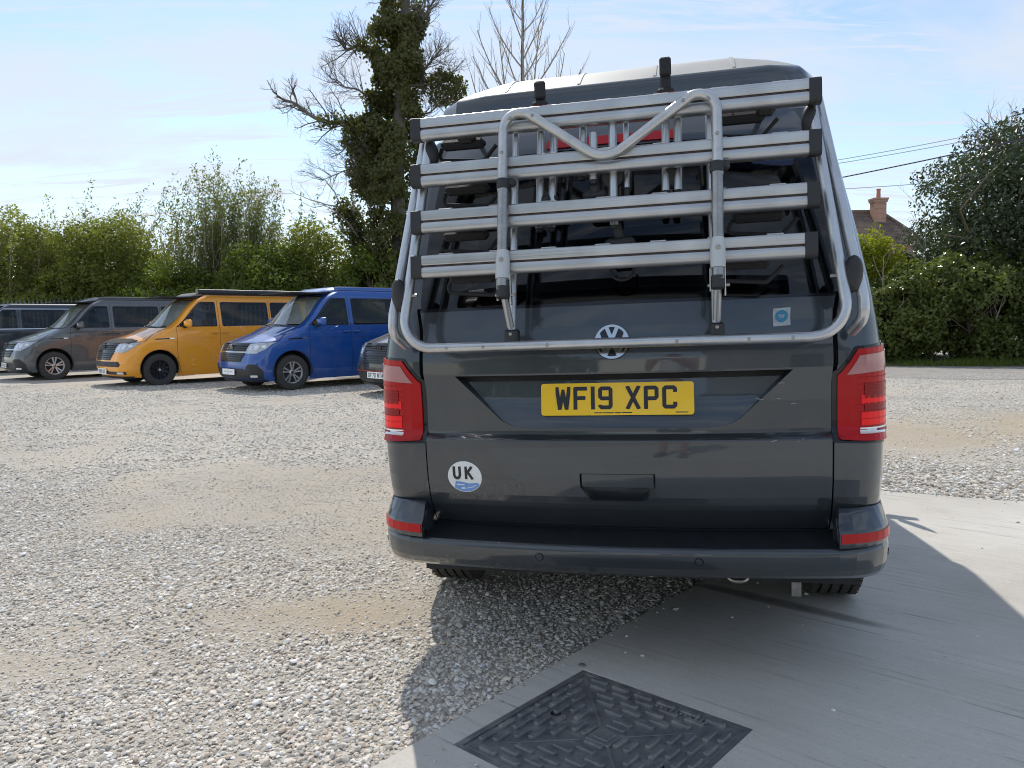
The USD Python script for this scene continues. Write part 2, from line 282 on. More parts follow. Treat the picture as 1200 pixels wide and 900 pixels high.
B_XF = pc((.2, .56), (.6, .60), (.97, .58), (1.02, .56), (1.1, .56), (1.2, .64), (1.24, .66), (1.86, .54), (1.93, .50))
B_RF = pc((.2, .30), (.6, .32), (.97, .36), (1.05, .36), (1.1, .33), (1.2, .20), (1.24, .17), (1.86, .12), (1.93, .12))
B_BF = pc((.2, .06), (.6, .08), (.97, .10), (1.1, .12), (1.2, .11), (1.86, .07), (1.93, .06))
BOW = .05
def barrel(y): return 1 - .02 * ((y - 2.4) / 2.2) ** 2
def body_xyz(u, z):
    u, z = np.broadcast_arrays(np.asarray(u, float), np.asarray(z, float)); s, a = np.where(u < 0, -1., 1.), np.abs(u)
    w, xr, yr, ry = B_W(z), B_XR(z), B_YR(z), B_RY(z); yf, xf, rf, bf = B_YF(z), B_XF(z), B_RF(z), B_BF(z)
    y0, y1 = yr + BOW + ry, yf - bf - rf; w0, w1 = w * barrel(y0), w * barrel(y1)
    t = np.clip(a / .7, 0, 1); th = np.clip((a - .7) / .3, 0, 1) * np.pi / 2; ks = np.maximum(np.sin(th), 0) ** .72; kc = np.maximum(np.cos(th), 0) ** .62; ts = np.clip(a - 1, 0, 1); tf = np.clip((a - 2) / .5, 0, 1) * np.pi / 2; t3 = np.clip((3 - a) / .5, 0, 1)
    ys = y0 + (y1 - y0) * ts
    x = np.select([a <= .7, a <= 1, a <= 2, a <= 2.5], [xr * t, xr + (w0 - xr) * ks, w * barrel(ys), xf + (w1 - xf) * np.cos(tf)], xf * t3)
    y = np.select([a <= .7, a <= 1, a <= 2, a <= 2.5], [yr + BOW * t ** 2, yr + BOW + ry * (1 - kc), ys, y1 + rf * np.sin(tf)], yf - bf * t3 ** 2)
    return np.stack([s * x - .014 * np.clip((np.abs(x) - .72) / .2, 0, 1), y, z], -1)
def body_map(u, z):
    u, z = np.asarray(u, float), np.asarray(z, float); e = 2e-3
    P = body_xyz(u, z); du = body_xyz(u + e, z) - body_xyz(u - e, z); dz = body_xyz(u, np.minimum(z + e, 1.93)) - body_xyz(u, np.maximum(z - e, .2))
    n = np.cross(du, dz); n /= np.linalg.norm(n, axis=1, keepdims=True) + 1e-12
    out = P - np.array([0, 2.3, 0]); out[:, 2] = 0.2; n[(n * out).sum(1) < 0] *= -1; return P, n
def u_of(y, z, side=1.0):
    y0, y1 = B_YR(z) + BOW + B_RY(z), B_YF(z) - B_BF(z) - B_RF(z); return side * (1 + np.clip((np.asarray(y, float) - y0) / (y1 - y0), -.2, 1.2))
def side_map(side):
    return lambda y, z: body_map(u_of(y, z, side), z)
def front_map(q, z): return body_map(np.where(q < 0, -1, 1) * (3 - np.abs(q) - 1e-6), z)
def dense(poly, step=.02): return shapely.segmentize(poly, step)
def to_u(poly, side):
    p = dense(poly); return shapely.transform(p, lambda c: np.stack([u_of(c[:, 0], c[:, 1], side), c[:, 1]], -1))
def front_to_u(poly, side):            # q >= 0 on the given side
    return shapely.transform(dense(poly), lambda c: np.stack([side * (3 - c[:, 0]), c[:, 1]], -1))
BV = (.49, .53, .57, .62, .68, .75, .812, .8165, .834, .842, .95, 1.03, 1.05, 1.10, 1.2, 1.23, 1.285, 1.55, 1.83)
BU = [s * v for s in (-1, 1) for v in (.7, .73, .76, .79, .82, .85, .88, .91, .94, .97, 1, 2, 2.06, 2.12, 2.18, 2.24, 2.3, 2.36, 2.42, 2.5)]
AXLES, WHEEL_R = (.93, 3.93), .345
def round_poly(pts, r): return Polygon(pts).buffer(-r).buffer(r, quad_segs=4)
WIN_FRONT = round_poly([(2.66, 1.27), (3.50, 1.27), (3.40, 1.36), (2.96, 1.79), (2.66, 1.79)], .02)
WIN_MID = round_poly([(1.42, 1.28), (2.52, 1.27), (2.52, 1.79), (1.42, 1.79)], .035)
WIN_BACK = round_poly([(.50, 1.29), (1.32, 1.28), (1.32, 1.79), (.58, 1.79)], .035)
SCREEN = round_poly([(-.60, 1.262), (.60, 1.262), (.585, 1.855), (-.585, 1.855)], .02)      # in front coordinates q
REAR_GLASS = round_poly([(-.695, 1.287), (.695, 1.287), (.685, 1.835), (-.685, 1.835)], .02)
TAILGATE = Polygon([(-.693, .50), (.693, .50), (.693, 1.0), (.70, 1.06), (.70, 1.285), (-.70, 1.285), (-.70, 1.06), (-.693, 1.0)])
RECESS = Polygon([(-.575, 1.044), (.575, 1.044), (.43, .905), (.405, .882), (.37, .865), (.32, .856), (-.32, .856), (-.37, .865), (-.405, .882), (-.43, .905)])
HANDLE = Polygon([(-.128, .703), (.128, .703), (.128, .655), (.098, .612), (.085, .606), (-.085, .606), (-.098, .612), (-.128, .655)])

# where the big grey van stands: its axes lean a little with the slab
VO, VR, VF, VU = np.array([.38065, 2.62012, .0003]), np.array([.97316, -.22879, .02475]), np.array([.22886, .97346, 0.]), np.array([-.02409, .00566, .99969])
def basis(o, r, f, u): return Gf.Matrix4d(*[float(v) for row in ((*r, 0), (*f, 0), (*u, 0), (*o, 1)) for v in row])
VAN_M = basis(VO, VR, VF, VU)

# ---- lettering of number plates: plain strokes on a 50 x 79 grid
STROKES = {'W': [[(3, 79), (13, 3), (25, 60), (37, 3), (47, 79)]], 'F': [[(7, 0), (7, 72), (48, 72)], [(7, 40), (42, 40)]], '1': [[(7, 0), (7, 79)]], 'I': [[(7, 0), (7, 79)]],
    '9': [[(7, 16), (7, 12), (12, 7), (38, 7), (43, 12), (43, 67), (38, 72), (12, 72), (7, 67), (7, 44), (12, 38), (43, 38)]], 'X': [[(5, 79), (45, 0)], [(45, 79), (5, 0)]],
    'P': [[(7, 0), (7, 72), (38, 72), (43, 67), (43, 42), (38, 36), (7, 36)]], 'C': [[(43, 56), (43, 67), (38, 72), (12, 72), (7, 67), (7, 12), (12, 7), (38, 7), (43, 12), (43, 23)]],
    'G': [[(43, 56), (43, 67), (38, 72), (12, 72), (7, 67), (7, 12), (12, 7), (43, 7), (43, 36), (26, 36)]], '7': [[(2, 72), (42, 72), (18, 0)]], '0': [[(12, 7), (7, 12), (7, 67), (12, 72), (38, 72), (43, 67), (43, 12), (38, 7), (12, 7)]],
    'N': [[(7, 0), (7, 76), (43, 3), (43, 79)]], 'T': [[(25, 0), (25, 72)], [(0, 72), (50, 72)]], 'A': [[(3, 0), (25, 75), (47, 0)], [(11, 24), (39, 24)]],
    'H': [[(7, 0), (7, 79)], [(43, 0), (43, 79)], [(7, 40), (43, 40)]], 'K': [[(7, 0), (7, 79)], [(45, 79), (9, 36)], [(18, 46), (46, 0)]], 'U': [[(7, 79), (7, 12), (12, 7), (38, 7), (43, 12), (43, 79)]],
    'R': [[(7, 0), (7, 72), (38, 72), (43, 67), (43, 42), (38, 36), (7, 36)], [(26, 36), (45, 0)]], 'S': [[(43, 58), (43, 67), (38, 72), (12, 72), (7, 67), (7, 45), (12, 40), (38, 40), (43, 35), (43, 12), (38, 7), (12, 7), (7, 12), (7, 22)]],
    'L': [[(7, 79), (7, 7), (47, 7)]], 'M': [[(6, 0), (6, 79), (25, 34), (44, 79), (44, 0)]]}
def plate_text(text, height):
    out, x = [], 0.0
    for ch in text:
        if ch == ' ': x += 33; continue
        w = 14 if ch in '1I' else 50
        g = unary_union([LineString(s).buffer(6.6, cap_style=2, join_style=2 if ch in 'WXNMAK7' else 1, mitre_limit=1.6) for s in STROKES[ch]])
        out.append(affinity.translate(g.intersection(sbox(-1, -0.01, 51, 79.01)), x, 0)); x += w + 11
    g = unary_union(out); s = height / 79; b = g.bounds
    return affinity.scale(affinity.translate(g, -(b[0] + b[2]) / 2, -39.5), s, s, origin=(0, 0))
def vw_badge(r):
    k = r / .056; w = .0062 * k
    ring = Point(0, 0).buffer(r, 32).difference(Point(0, 0).buffer(r * .86, 32))
    v = LineString([(-.021 * k, .056 * k), (0, .006 * k), (.021 * k, .056 * k)]).buffer(w, cap_style=2, join_style=2)
    w_ = LineString([(-.047 * k, .034 * k), (-.0215 * k, -.044 * k), (0, .0005 * k), (.0215 * k, -.044 * k), (.047 * k, .034 * k)]).buffer(w, cap_style=2, join_style=2)
    inner = Point(0, 0).buffer(r * .9, 32)
    gap = sbox(-.03 * k, .002 * k, .03 * k, .0065 * k)
    return unary_union([ring, unary_union([v, w_]).difference(gap).intersection(inner)])
def add_badge(parent, fm_origin, xdir, zdir, r, face='emblem_chrome'):
    pm = planar(fm_origin, xdir, zdir)
    b = obj('badge', patch(Point(0, 0).buffer(r * 1.04, 24), pm, .006, .02, 1, 1), M['gloss_black'], parent)
    obj('emblem', patch(vw_badge(r), pm, .011, .005, .02, .02), M[face], b)

def pop_top(y0, y1, hw, z0, zrim, rise, inset, n=72, front_rise=None):
    """A rounded lid: straight rim, then a crown that climbs over "inset" metres."""
    def ring(d, z, grow=0.0):
        a, b, r = hw - d, (y1 - y0) / 2 - d, max(.16 - d * .3, .05); g = rrect(2 * a, 2 * b, r, 0, (y0 + y1) / 2).exterior
        k = np.linspace(0, 1, n, endpoint=False); p = np.array([g.interpolate(q, normalized=True).coords[0] for q in k]); i = np.argmin(np.abs(np.arctan2(p[:, 1] - (y0 + y1) / 2, p[:, 0])))
        p = np.roll(p, -i, 0); return np.column_stack([p, np.full(n, z)])
    rim = [ring(.03, z0), ring(.0, z0 + .012), ring(.0, zrim - .045), ring(.004, zrim - .022), ring(.011, zrim - .008), ring(.02, zrim)]
    ds = np.linspace(.02, inset, 9); crown = [ring(d, zrim + rise * math.sin((d - .02) / (inset - .02) * math.pi / 2)) for d in ds[1:]]
    def join(rings, cap):
        v = np.vstack(rings + ([np.array([[0, (y0 + y1) / 2, rings[-1][0, 2]]])] if cap else [])); f = []
        for k in range(len(rings) - 1):
            a, b = np.arange(n) + k * n, np.roll(np.arange(n), -1) + k * n; f += [np.stack([a, b, b + n], 1), np.stack([a, b + n, a + n], 1)]
        if cap: a = np.arange(n) + (len(rings) - 1) * n; b = np.roll(np.arange(n), -1) + (len(rings) - 1) * n; f.append(np.stack([a, b, np.full(n, len(v) - 1)], 1))
        return tri(v, np.vstack(f))
    return join(rim, False), join([rim[-1]] + crown, True)

TYRE_PROF = [(.205, -.085), (.215, -.095), (.25, -.108), (.30, -.109), (.328, -.102), (.339, -.090)]
for _c in (-.060, -.020, .020, .060):
    TYRE_PROF += [(.344, _c - .0075), (.3445, _c - .0055), (.334, _c - .0045), (.334, _c + .0045), (.3445, _c + .0055)]
TYRE_PROF += [(.339, .090), (.328, .102), (.30, .109), (.25, .108), (.215, .095), (.205, .085), (.200, 0.0), (.205, -.085)]
def tyre_mesh():
    t = lathe(TYRE_PROF, 56); sip = []
    for k in range(56):
        for c in (-.082, -.04, 0, .04, .082):
            a = (k + .3 * (c * 30 % 1)) * 2 * np.pi / 56; b = bx((c, 0, .3435), (.022, .012, .006)); b.apply_transform(rotm(a, (1, 0, 0))); sip.append(b)
    return cat_([t] + sip)
def rim_mesh(style):
    ms = [lathe([(.203, .09), (.214, .092), (.214, .082), (.196, .07), (.19, -.07)], 40), lathe([(.0, .072), (.03, .072), (.036, .064), (.055, .058), (.055, .03)], 24)]
    n = 5 if style == 'double' else 10
    for k in range(n):
        for d in ((-.16, .16) if style == 'double' else (0,)):
            a = k * 2 * np.pi / n
            p0, p1 = np.array([.058, .045 * math.sin(d * 1.2), .045 * math.cos(d)]), np.array([.078, .2 * math.sin(d * (1.25 if style == 'double' else 1)), .2 * math.cos(d)])
            h0, h1 = .013, .017; side = np.array([0, 1, 0]); v = []
            for p, h in ((p0, h0), (p1, h1)):
                v += [p + side * h * -1 + [.0, 0, 0], p + side * h, p + side * h * 1.2 - [.03, 0, 0], p - side * h * 1.2 - [.03, 0, 0]]
            b = trimesh.convex.convex_hull(np.array(v)); b.apply_transform(rotm(a, (1, 0, 0))); ms.append(b)
    return cat_(ms)
def mirror_mesh(side):
    c = np.array([side * 1.045, 3.34, 1.33]); pts = []
    for x, y, z in ((-.10, .03, -.08), (-.10, .03, .085), (.11, .02, -.075), (.11, .02, .07), (-.09, -.03, -.085), (-.09, -.03, .09), (.115, -.03, -.08), (.115, -.03, .075), (-.06, .09, -.05), (-.06, .09, .05), (.07, .085, -.045), (.07, .085, .04)):
        pts.append(c + np.array([side * x, y, z]))
    m = trimesh.convex.convex_hull(np.array(pts)); m = m.subdivide(); m = m.subdivide(); trimesh.smoothing.filter_taubin(m, iterations=12); return m

def build_van(name, label, paint_mat, matrix, detail_rear=False, face='new', group=None, wheel='double', cover=None, plate=None, plate_blank=False, awning=False, chrome=True, stripe=None, top_mat=None, pop=True, chrome_line=False):
    t = thing(name, label, 'camper van', group, matrix=matrix); P = M[paint_mat]
    # --- shell with its openings
    shell = sbox(-3, .2, 3, 1.93).difference(sbox(-1.2, .1, 1.2, .375))
    holes = [front_to_u(SCREEN.intersection(sbox(0, 0, 9, 9)), 1), front_to_u(affinity.scale(SCREEN, -1, 1, origin=(0, 0)).intersection(sbox(0, 0, 9, 9)), -1), REAR_GLASS]
    for s in (1, -1):
        holes += [to_u(w, s) for w in (WIN_FRONT, WIN_MID, WIN_BACK)]
        holes += [to_u(Point(y, WHEEL_R + .03).buffer(.405, 24).intersection(sbox(0, .15, 9, 2)), s) for y in AXLES]
    if detail_rear: holes.append(TAILGATE.buffer(.006, join_style=2))
    shell_poly = shell.difference(unary_union(holes))
    parts = [patch(shell_poly, body_map, 0, .018, .085, .06, BU, BV)]
    rings = []
    for z, k in ((1.93, 1.0), (1.95, .975), (1.965, .93), (1.975, .85)):
        uu = np.concatenate([np.linspace(-3, -2, 20), np.linspace(-2, -1, 12)[1:], np.linspace(-1, 1, 30)[1:], np.linspace(1, 2, 12)[1:], np.linspace(2, 3, 20)[1:-1]])
        p = body_xyz(uu, np.full(len(uu), 1.93)); c = np.array([0, 1.56, 0]); p = c + (p - c) * [k, 1 - (1 - k) * .5, 0] + [0, 0, 0]; p[:, 2] = z; rings.append(p)
    n = len(rings[0]); v = np.vstack(rings + [np.array([[0, 1.56, 1.982]])]); f = []
    for k in range(3):
        a = np.arange(n) + k * n; b = np.roll(np.arange(n), -1) + k * n; f += [np.stack([a, b, b + n], 1), np.stack([a, b + n, a + n], 1)]
    a = np.arange(n) + 3 * n; b = np.roll(np.arange(n), -1) + 3 * n; f.append(np.stack([a, b, np.full(n, len(v) - 1)], 1)); parts.append(tri(v, np.vstack(f)))
    obj('body', parts, P, t, smooth=32)
    lining = shell_poly.buffer(.001).intersection(sbox(-3, .3, 3, 1.92)); obj('interior_lining', [patch(lining, body_map, -.032, 0, .12, .08, BU, BV), bx((0, 2.2, 1.905), (1.3, 3.2, .02))], M['trim_dark'], t)
    obj('floor_pan', [bx((0, 2.4, .30), (1.62, 4.3, .10)), bx((0, .93, .34), (1.3, .09, .09)), bx((0, 3.93, .34), (1.3, .09, .09)), bx((.2, 1.2, .24), (.5, .3, .12), .04)], M['trim_dark'], t)
    # --- inside: dashboard, seats, rear bench, tailgate shelf
    obj('dashboard', bx((0, 3.42, 1.10), (1.55, .45, .26), .08), M['trim_dark'], t)
    for x in (-.42, .42):
        s_ = obj('seat', [bx((x, 2.55, .75), (.52, .52, .18), .05), bx((x, 2.30, 1.08), (.50, .14, .66), .05, rotm(-.12, (1, 0, 0)))], M['seat_fabric'], t)
        obj('head_rest', bx((x, 2.23, 1.52), (.27, .10, .19), .04), M['seat_fabric'], s_)
    obj('steering_wheel', cat_([trimesh.creation.torus(.18, .014, 24, 8, transform=rotm(1.0, (1, 0, 0))).apply_translation((.42, 3.13, 1.18))]), M['black_plastic'], t)
    # --- glass
    obj('windscreen', patch(SCREEN, front_map, -.004, 0, .06, .05, (-.5, .5)), M['glass_screen'], t)
    obj('screen_surround', patch(SCREEN.buffer(.012).difference(SCREEN.buffer(-.022)), front_map, -.001, .006, .06, .06, (-.5, .5)), M['gloss_black'], t)
    for k, x in enumerate((-.28, .18)):
        w0, _ = front_map(np.array([x]), np.array([1.25])); w1, _ = front_map(np.array([x + .42 if k else x + .38]), np.array([1.275]))
        obj('wiper', sweep([w0[0] + [0, .02, .005], (w0[0] + w1[0]) / 2 + [0, .02, .012], w1[0] + [0, .012, .01]], .008, 6), M['black_plastic'], t)
    for s in (1, -1):
        for w in (WIN_FRONT, WIN_MID, WIN_BACK):
            d = obj('side_window', patch(w, side_map(s), -.003, 0, .12, .08), M['glass_side' if w is WIN_FRONT else 'glass_dark'], t)
            obj('window_seal', patch(w.buffer(.014).difference(w.buffer(-.008)), side_map(s), .001, .006, .12, .08), M['gloss_black'], d)
        if chrome_line: obj('chrome_line', patch(LineString([(.5, 1.25), (3.55, 1.25), (2.98, 1.82), (.56, 1.82)]).buffer(.008), side_map(s), .004, .006, .12, .06), M['chrome'], t)
        # the black corner in front of the door window, door gaps, handles, mirror
        obj('quarter_panel', patch(round_poly([(3.40, 1.255), (3.72, 1.255), (3.00, 1.80), (2.975, 1.80), (3.415, 1.37), (3.52, 1.27)], .004), side_map(s), .002, .006, .05, .05), M['gloss_black'], t)
        gap = LineString([(3.55, .33), (3.55, 1.24)]).buffer(.004).union(LineString([(2.60, .33), (2.60, 1.84)]).buffer(.004)).union(LineString([(1.37, .33), (1.37, 1.84)]).buffer(.004))
        obj('door_gap', patch(gap, side_map(s), .0008, .004, .1, .08), M['canvas_black'], t)
        for y in (2.72, 2.48):
            p, nn = side_map(s)(np.array([y]), np.array([1.12])); obj('door_handle', bx(p[0] + nn[0] * .022, (.028, .16, .032), .01), P, t)
        obj('swage_line', patch(Polygon([(1.0, 1.005), (3.5, 1.02), (3.5, 1.03), (1.0, 1.022)]), side_map(s), .006, .01, .15, .02), P, t)
        obj('side_skirt', patch(Polygon([(1.42, .205), (3.44, .205), (3.44, .29), (1.42, .29)]), side_map(s), .012, .03, .15, .04), M['black_plastic'] if paint_mat == 'paint_black' else P, t)
        mm = mirror_mesh(s)
        if detail_rear: mm.vertices = np.column_stack([s * (.965 + (s * mm.vertices[:, 0] - 1.045) * .42), mm.vertices[:, 1] * 1.0 - .12 + (s * mm.vertices[:, 0] - 1.045) * -.7, mm.vertices[:, 2]])      # folded in
        m_ = obj('door_mirror', mm, P, t)
        obj('mirror_arm', sweep([(s * .90, 3.38, 1.27), (s * .97, 3.36, 1.275), (s * 1.03, 3.35, 1.29)], [.05, .036, .03], 10), M['black_plastic'], m_)
        if not detail_rear: obj('mirror_glass', bx((s * 1.05, 3.303, 1.33), (.17, .004, .12), .001), M['chrome'], m_)
        for y in AXLES:
            obj('arch_lip', patch(Point(y, WHEEL_R + .03).buffer(.425, 24).difference(Point(y, WHEEL_R + .03).buffer(.398, 24)).intersection(sbox(0, .24, 9, 2)), side_map(s), .008, .03, .06, .06), P, t)
            arch = lathe([(.41, .0), (.41, -.42), (.05, -.42)], 32); arch.apply_scale((s, 1, 1)); arch.apply_translation((s * .93, y, WHEEL_R + .03))
            obj('arch_liner', arch.slice_plane((0, 0, .27), (0, 0, 1)), M['trim_dark'], t)
    # --- wheels
    tm, rmh = tyre_mesh(), rim_mesh('double' if wheel == 'double' else 'many')
    for s in (1, -1):
        for y in AXLES:
            R = np.eye(4) if s > 0 else rotm(math.pi, (0, 0, 1))
            T = R.copy(); T[:3, 3] = (s * .84 - .02 if detail_rear else s * .80, y, WHEEL_R)
            w = thing('wheel', parent=t)
            a = tm.copy(); a.apply_transform(T); obj('tyre', a, M['rubber'], w, smooth=25)
            a = rmh.copy(); a.apply_transform(T); obj('rim', a, M['black_alloy' if wheel == 'black' else 'alloy'], w)
            dsk = lathe([(0, .02), (.195, .02), (.195, -.05)], 24); dsk.apply_transform(T); obj('brake_disc', dsk, M['trim_dark'], w)
            hb = lathe([(0, .076), (.028, .075), (.03, .07)], 16); hb.apply_transform(T); obj('hub_cap', hb, M['chrome' if wheel != 'black' else 'alloy'], w)
    # --- roof
    tm_ = M[top_mat or paint_mat]
    if detail_rear:
        rim, crown = pop_top(.27, 3.2, .71, 1.985, 2.103, .118, .32)
        r = obj('pop_top_roof', rim, P, t); obj('roof_skin', crown, M['roof_cream'], r)
        lines = [patch(rrect(.012, .5, .004, x, .55), lambda a, b: (np.column_stack([a, b, 2.1025 + .118 * np.sin(np.clip((b - .29) / .30, 0, 1) * np.pi / 2)]), np.tile([0., 0, 1], (len(a), 1))), .004, .01, .02, .03) for x in (-.42, -.14, .14, .42)]
        obj('roof_seam', lines, M['roof_cream'], r)
        obj('roof_bellows', pop_top(.31, 3.1, .655, 1.955, 1.99, .001, .3)[0], M['canvas_black'], t)
    elif pop:
        rim, crown = pop_top(.22, 2.84, .70, 1.955, 2.03, .035, .5)
        r = obj('pop_top_roof', cat_([rim, crown]), tm_, t); obj('roof_seal', pop_top(.25, 2.78, .66, 1.95, 1.975, .001, .3)[0], M['canvas_black'], t)
        nose = trimesh.convex.convex_hull(np.array([(sx * w_, y, z) for sx in (-1, 1) for w_, y, z in ((.66, 2.72, 2.028), (.66, 2.72, 1.95), (.60, 2.92, 1.93), (.50, 3.06, 1.925), (.30, 3.10, 1.925), (.48, 3.05, 1.945), (.28, 3.09, 1.945), (.55, 2.86, 2.02))]))
        obj('roof_nose', nose, tm_, t)
    if awning:
        a = obj('roof_awning', sweep([(-.80, .35, 2.02), (-.80, 3.02, 2.02)], .062, 14), M['black_plastic'], t)
        for y in (.34, 3.03): obj('awning_end', bx((-.80, y, 2.02), (.14, .03, .13), .02), M['gloss_black'], a)
    # --- front
    g_out = Polygon([(-.47, .92), (.47, .92), (.44, .745), (.36, .57), (-.36, .57), (-.44, .745)])
    gr = obj('grille', patch(round_poly(g_out.exterior.coords, .02), front_map, .004, .02, .05, .05, (-.5, .5)), M['gloss_black'], t)
    for z, hw, m in ((0.880, .45, 'black_plastic'), (0.840, .445, 'black_plastic'), (0.800, .44, 'black_plastic'), (0.755, .45, 'chrome' if chrome else 'gloss_black'), (0.710, .42, 'black_plastic'), (0.670, .40, 'black_plastic'), (0.630, .38, 'black_plastic'), (0.595, .36, 'black_plastic')):
        obj('grille_slat', patch(sbox(-hw, z - .009, hw, z + .009), front_map, .016, .014, .06, .02), M[m], gr)
    pb, nb = front_map(np.array([0.0]), np.array([.825])); add_badge(t, pb[0] + nb[0] * .008, (-1, 0, 0), (0, 0, 1), .085, 'emblem_chrome' if chrome else 'gloss_black')
    for s in (1, -1):
        hl = Polygon([(s * .43, .735), (s * .47, .905), (s * .60, .918), (s * .93, .945), (s * .86, .82), (s * .72, .73)])
        h = obj('headlight', patch(hl.buffer(-.012).buffer(.012), front_map, .006, .02, .04, .04, (-.5, .5)), M['lamp_housing'], t)
        for q, r in ((.565, .05), (.68, .055)):
            obj('lamp_reflector', patch(rrect(r * 1.5, .085, .02, s * q, .835), front_map, .010, .006, .03, .03), M['chrome'], h)
        obj('indicator', patch(rrect(.07, .05, .015, s * .80, .862), front_map, .010, .006, .03, .03), M['lens_white'], h)
        if face == 'new':
            pod = round_poly([(s * .40, .30), (s * .47, .42), (s * .56, .53), (s * .76, .53), (s * .90, .40), (s * .88, .25), (s * .5, .25)], .025)
            pd = obj('fog_lamp_pod', patch(pod, front_map, .006, .02, .05, .05, (-.5, .5)), M['black_plastic'], t)
            obj('fog_lamp', patch(rrect(.15, .04, .015, s * .70, .305), front_map, .014, .01, .03, .03), M['lens_white'], pd)
        else:
            obj('fog_lamp', patch(rrect(.17, .042, .012, s * .66, .305), front_map, .012, .01, .03, .03), M['lens_white'], t)
    if face == 'new':
        obj('lower_intake', patch(round_poly([(-.46, .255), (.46, .255), (.44, .445), (-.44, .445)], .02), front_map, .004, .02, .06, .05), M['black_plastic'], t)
        if stripe: obj('bumper_stripe', patch(sbox(-.75, .435, .75, .452), front_map, .012, .01, .05, .02, (-.5, .5)), M['red_plastic'], t)
    else:
        obj('upper_intake', patch(round_poly([(-.66, .435), (.66, .435), (.70, .485), (.64, .545), (-.64, .545), (-.70, .485)], .015), front_map, .005, .02, .05, .04, (-.5, .5)), M['black_plastic'], t)
        obj('lower_intake', patch(round_poly([(-.80, .275), (.80, .275), (.80, .335), (-.80, .335)], .012), front_map, .005, .02, .05, .04, (-.5, .5)), M['black_plastic'], t)
    obj('front_lip', patch(sbox(-.9, .2, .9, .232), front_map, .018, .03, .05, .03, (-.5, .5)), M['black_plastic'], t)
    pz = .375 if face == 'new' else .335
    pp, pn = front_map(np.array([0.0]), np.array([pz])); zdir = np.array([0, -.03, 1.0]); zdir /= np.linalg.norm(zdir); pm = planar(pp[0] + [0, .02, 0], (-1, 0, 0), zdir)
    pl = obj('number_plate', patch(rrect(.52, .111, .012), pm, .004, .012, 1, 1), M['plate_white'], t)
    if plate: obj('plate_lettering', patch(plate_text(plate, .079), pm, .0055, .001, .2, .2), M['ink_black'], pl)
    if plate_blank:
        obj('plate_logo', patch(Point(0, 0).buffer(.034).difference(Point(0, 0).buffer(.026)), pm, .0055, .001, .2, .2), M['ink_grey'], pl)
        obj('plate_print', [patch(rrect(.11, .016, .004, x, .004), pm, .0055, .001, .2, .2) for x in (-.125, .125)], M['ink_grey'], pl)
    bl = unary_union([LineString([(q * .93, .955), (q * .60, .930), (0, .928)]).buffer(.004) for q in (-1, 1)] + [LineString([(q * .93, .955), (q * .70, 1.10), (q * .60, 1.235)]).buffer(.004) for q in (-1, 1)])
    obj('bonnet_gap', patch(bl, front_map, .0008, .004, .05, .03, (-.5, .5)), M['canvas_black'], t)
    obj('cowl', patch(sbox(-.62, 1.236, .62, 1.258), front_map, .003, .008, .05, .02, (-.5, .5)), M['black_plastic'], t)
    # the strip behind the headlight and its badge
    for s in (1, -1):
        obj('wing_strip', patch(Polygon([(3.62, 1.0), (4.02, .985), (4.02, 1.012), (3.62, 1.022)]), side_map(s), .004, .006, .08, .03), M['gloss_black'], t)
        obj('wing_badge', patch(rrect(.10, .018, .006, 3.66, 1.012), side_map(s), .008, .004, .08, .03), M['chrome'], t)
    if cover == 'bonnet':      # a black vinyl cover over the leading edge of the bonnet
        bc = Polygon([(-.74, .91), (-.60, .928), (-.45, .922), (.45, .922), (.60, .928), (.74, .91), (.76, .975), (.5, 1.01), (-.5, 1.01), (-.76, .975)])
        obj('bonnet_cover', patch(bc, front_map, .012, .015, .05, .02, (-.5, .5)), M['canvas_black'], t)
    # --- rear
    for s in (1, -1):
        tl = Polygon([(s * .704, .812), (s * .704, 1.02), (s * .757, 1.102), (s * 1.02, 1.117), (s * 1.02, .800)])
        L = obj('tail_light', patch(tl.buffer(-.008).buffer(.008), body_map, .010, .03, .03, .03, BU), M['lens_red'], t)
        obj('light_gasket', patch(tl.buffer(.010), body_map, .003, .01, .03, .03, BU), M['gloss_black'], t)
        if detail_rear:
            obj('clear_lens', patch(Polygon([(s * .722, 1.022), (s * .762, 1.082), (s * .985, 1.098), (s * .985, 1.035), (s * .80, 1.028)]), body_map, .0125, .003, .03, .02, BU), M['lens_clear'], L)
            obj('lamp_block', patch(rrect(.175, .052, .004, s * .865, .968), body_map, .0122, .003, .03, .02, BU), M['lens_dark'], L)
            obj('lamp_block', patch(rrect(.175, .026, .003, s * .865, .915), body_map, .0122, .003, .03, .02, BU), M['lens_dark'], L)
            obj('brake_lens', patch(rrect(.205, .030, .004, s * .868, .940), body_map, .0122, .002, .03, .02, BU), M['lens_bright'], L)
            obj('brake_lens', patch(rrect(.205, .044, .004, s * .868, .877), body_map, .0122, .002, .03, .02, BU), M['lens_bright'], L)
            for k in range(8): obj('lens_rib', patch(rrect(.215, .0018, .0005, s * .862, 1.012 - k * .0225), body_map, .0132, .001, .05, .02, BU), M['lens_red'], L)
            obj('reverse_lamp', patch(rrect(.215, .026, .004, s * .868, .835), body_map, .0128, .004, .03, .02, BU), M['lens_white'], L)
            obj('reverse_slot', patch(rrect(.10, .014, .003, s * .885, .835), body_map, .0138, .002, .03, .02, BU), M['lens_dark'], L)
    return t
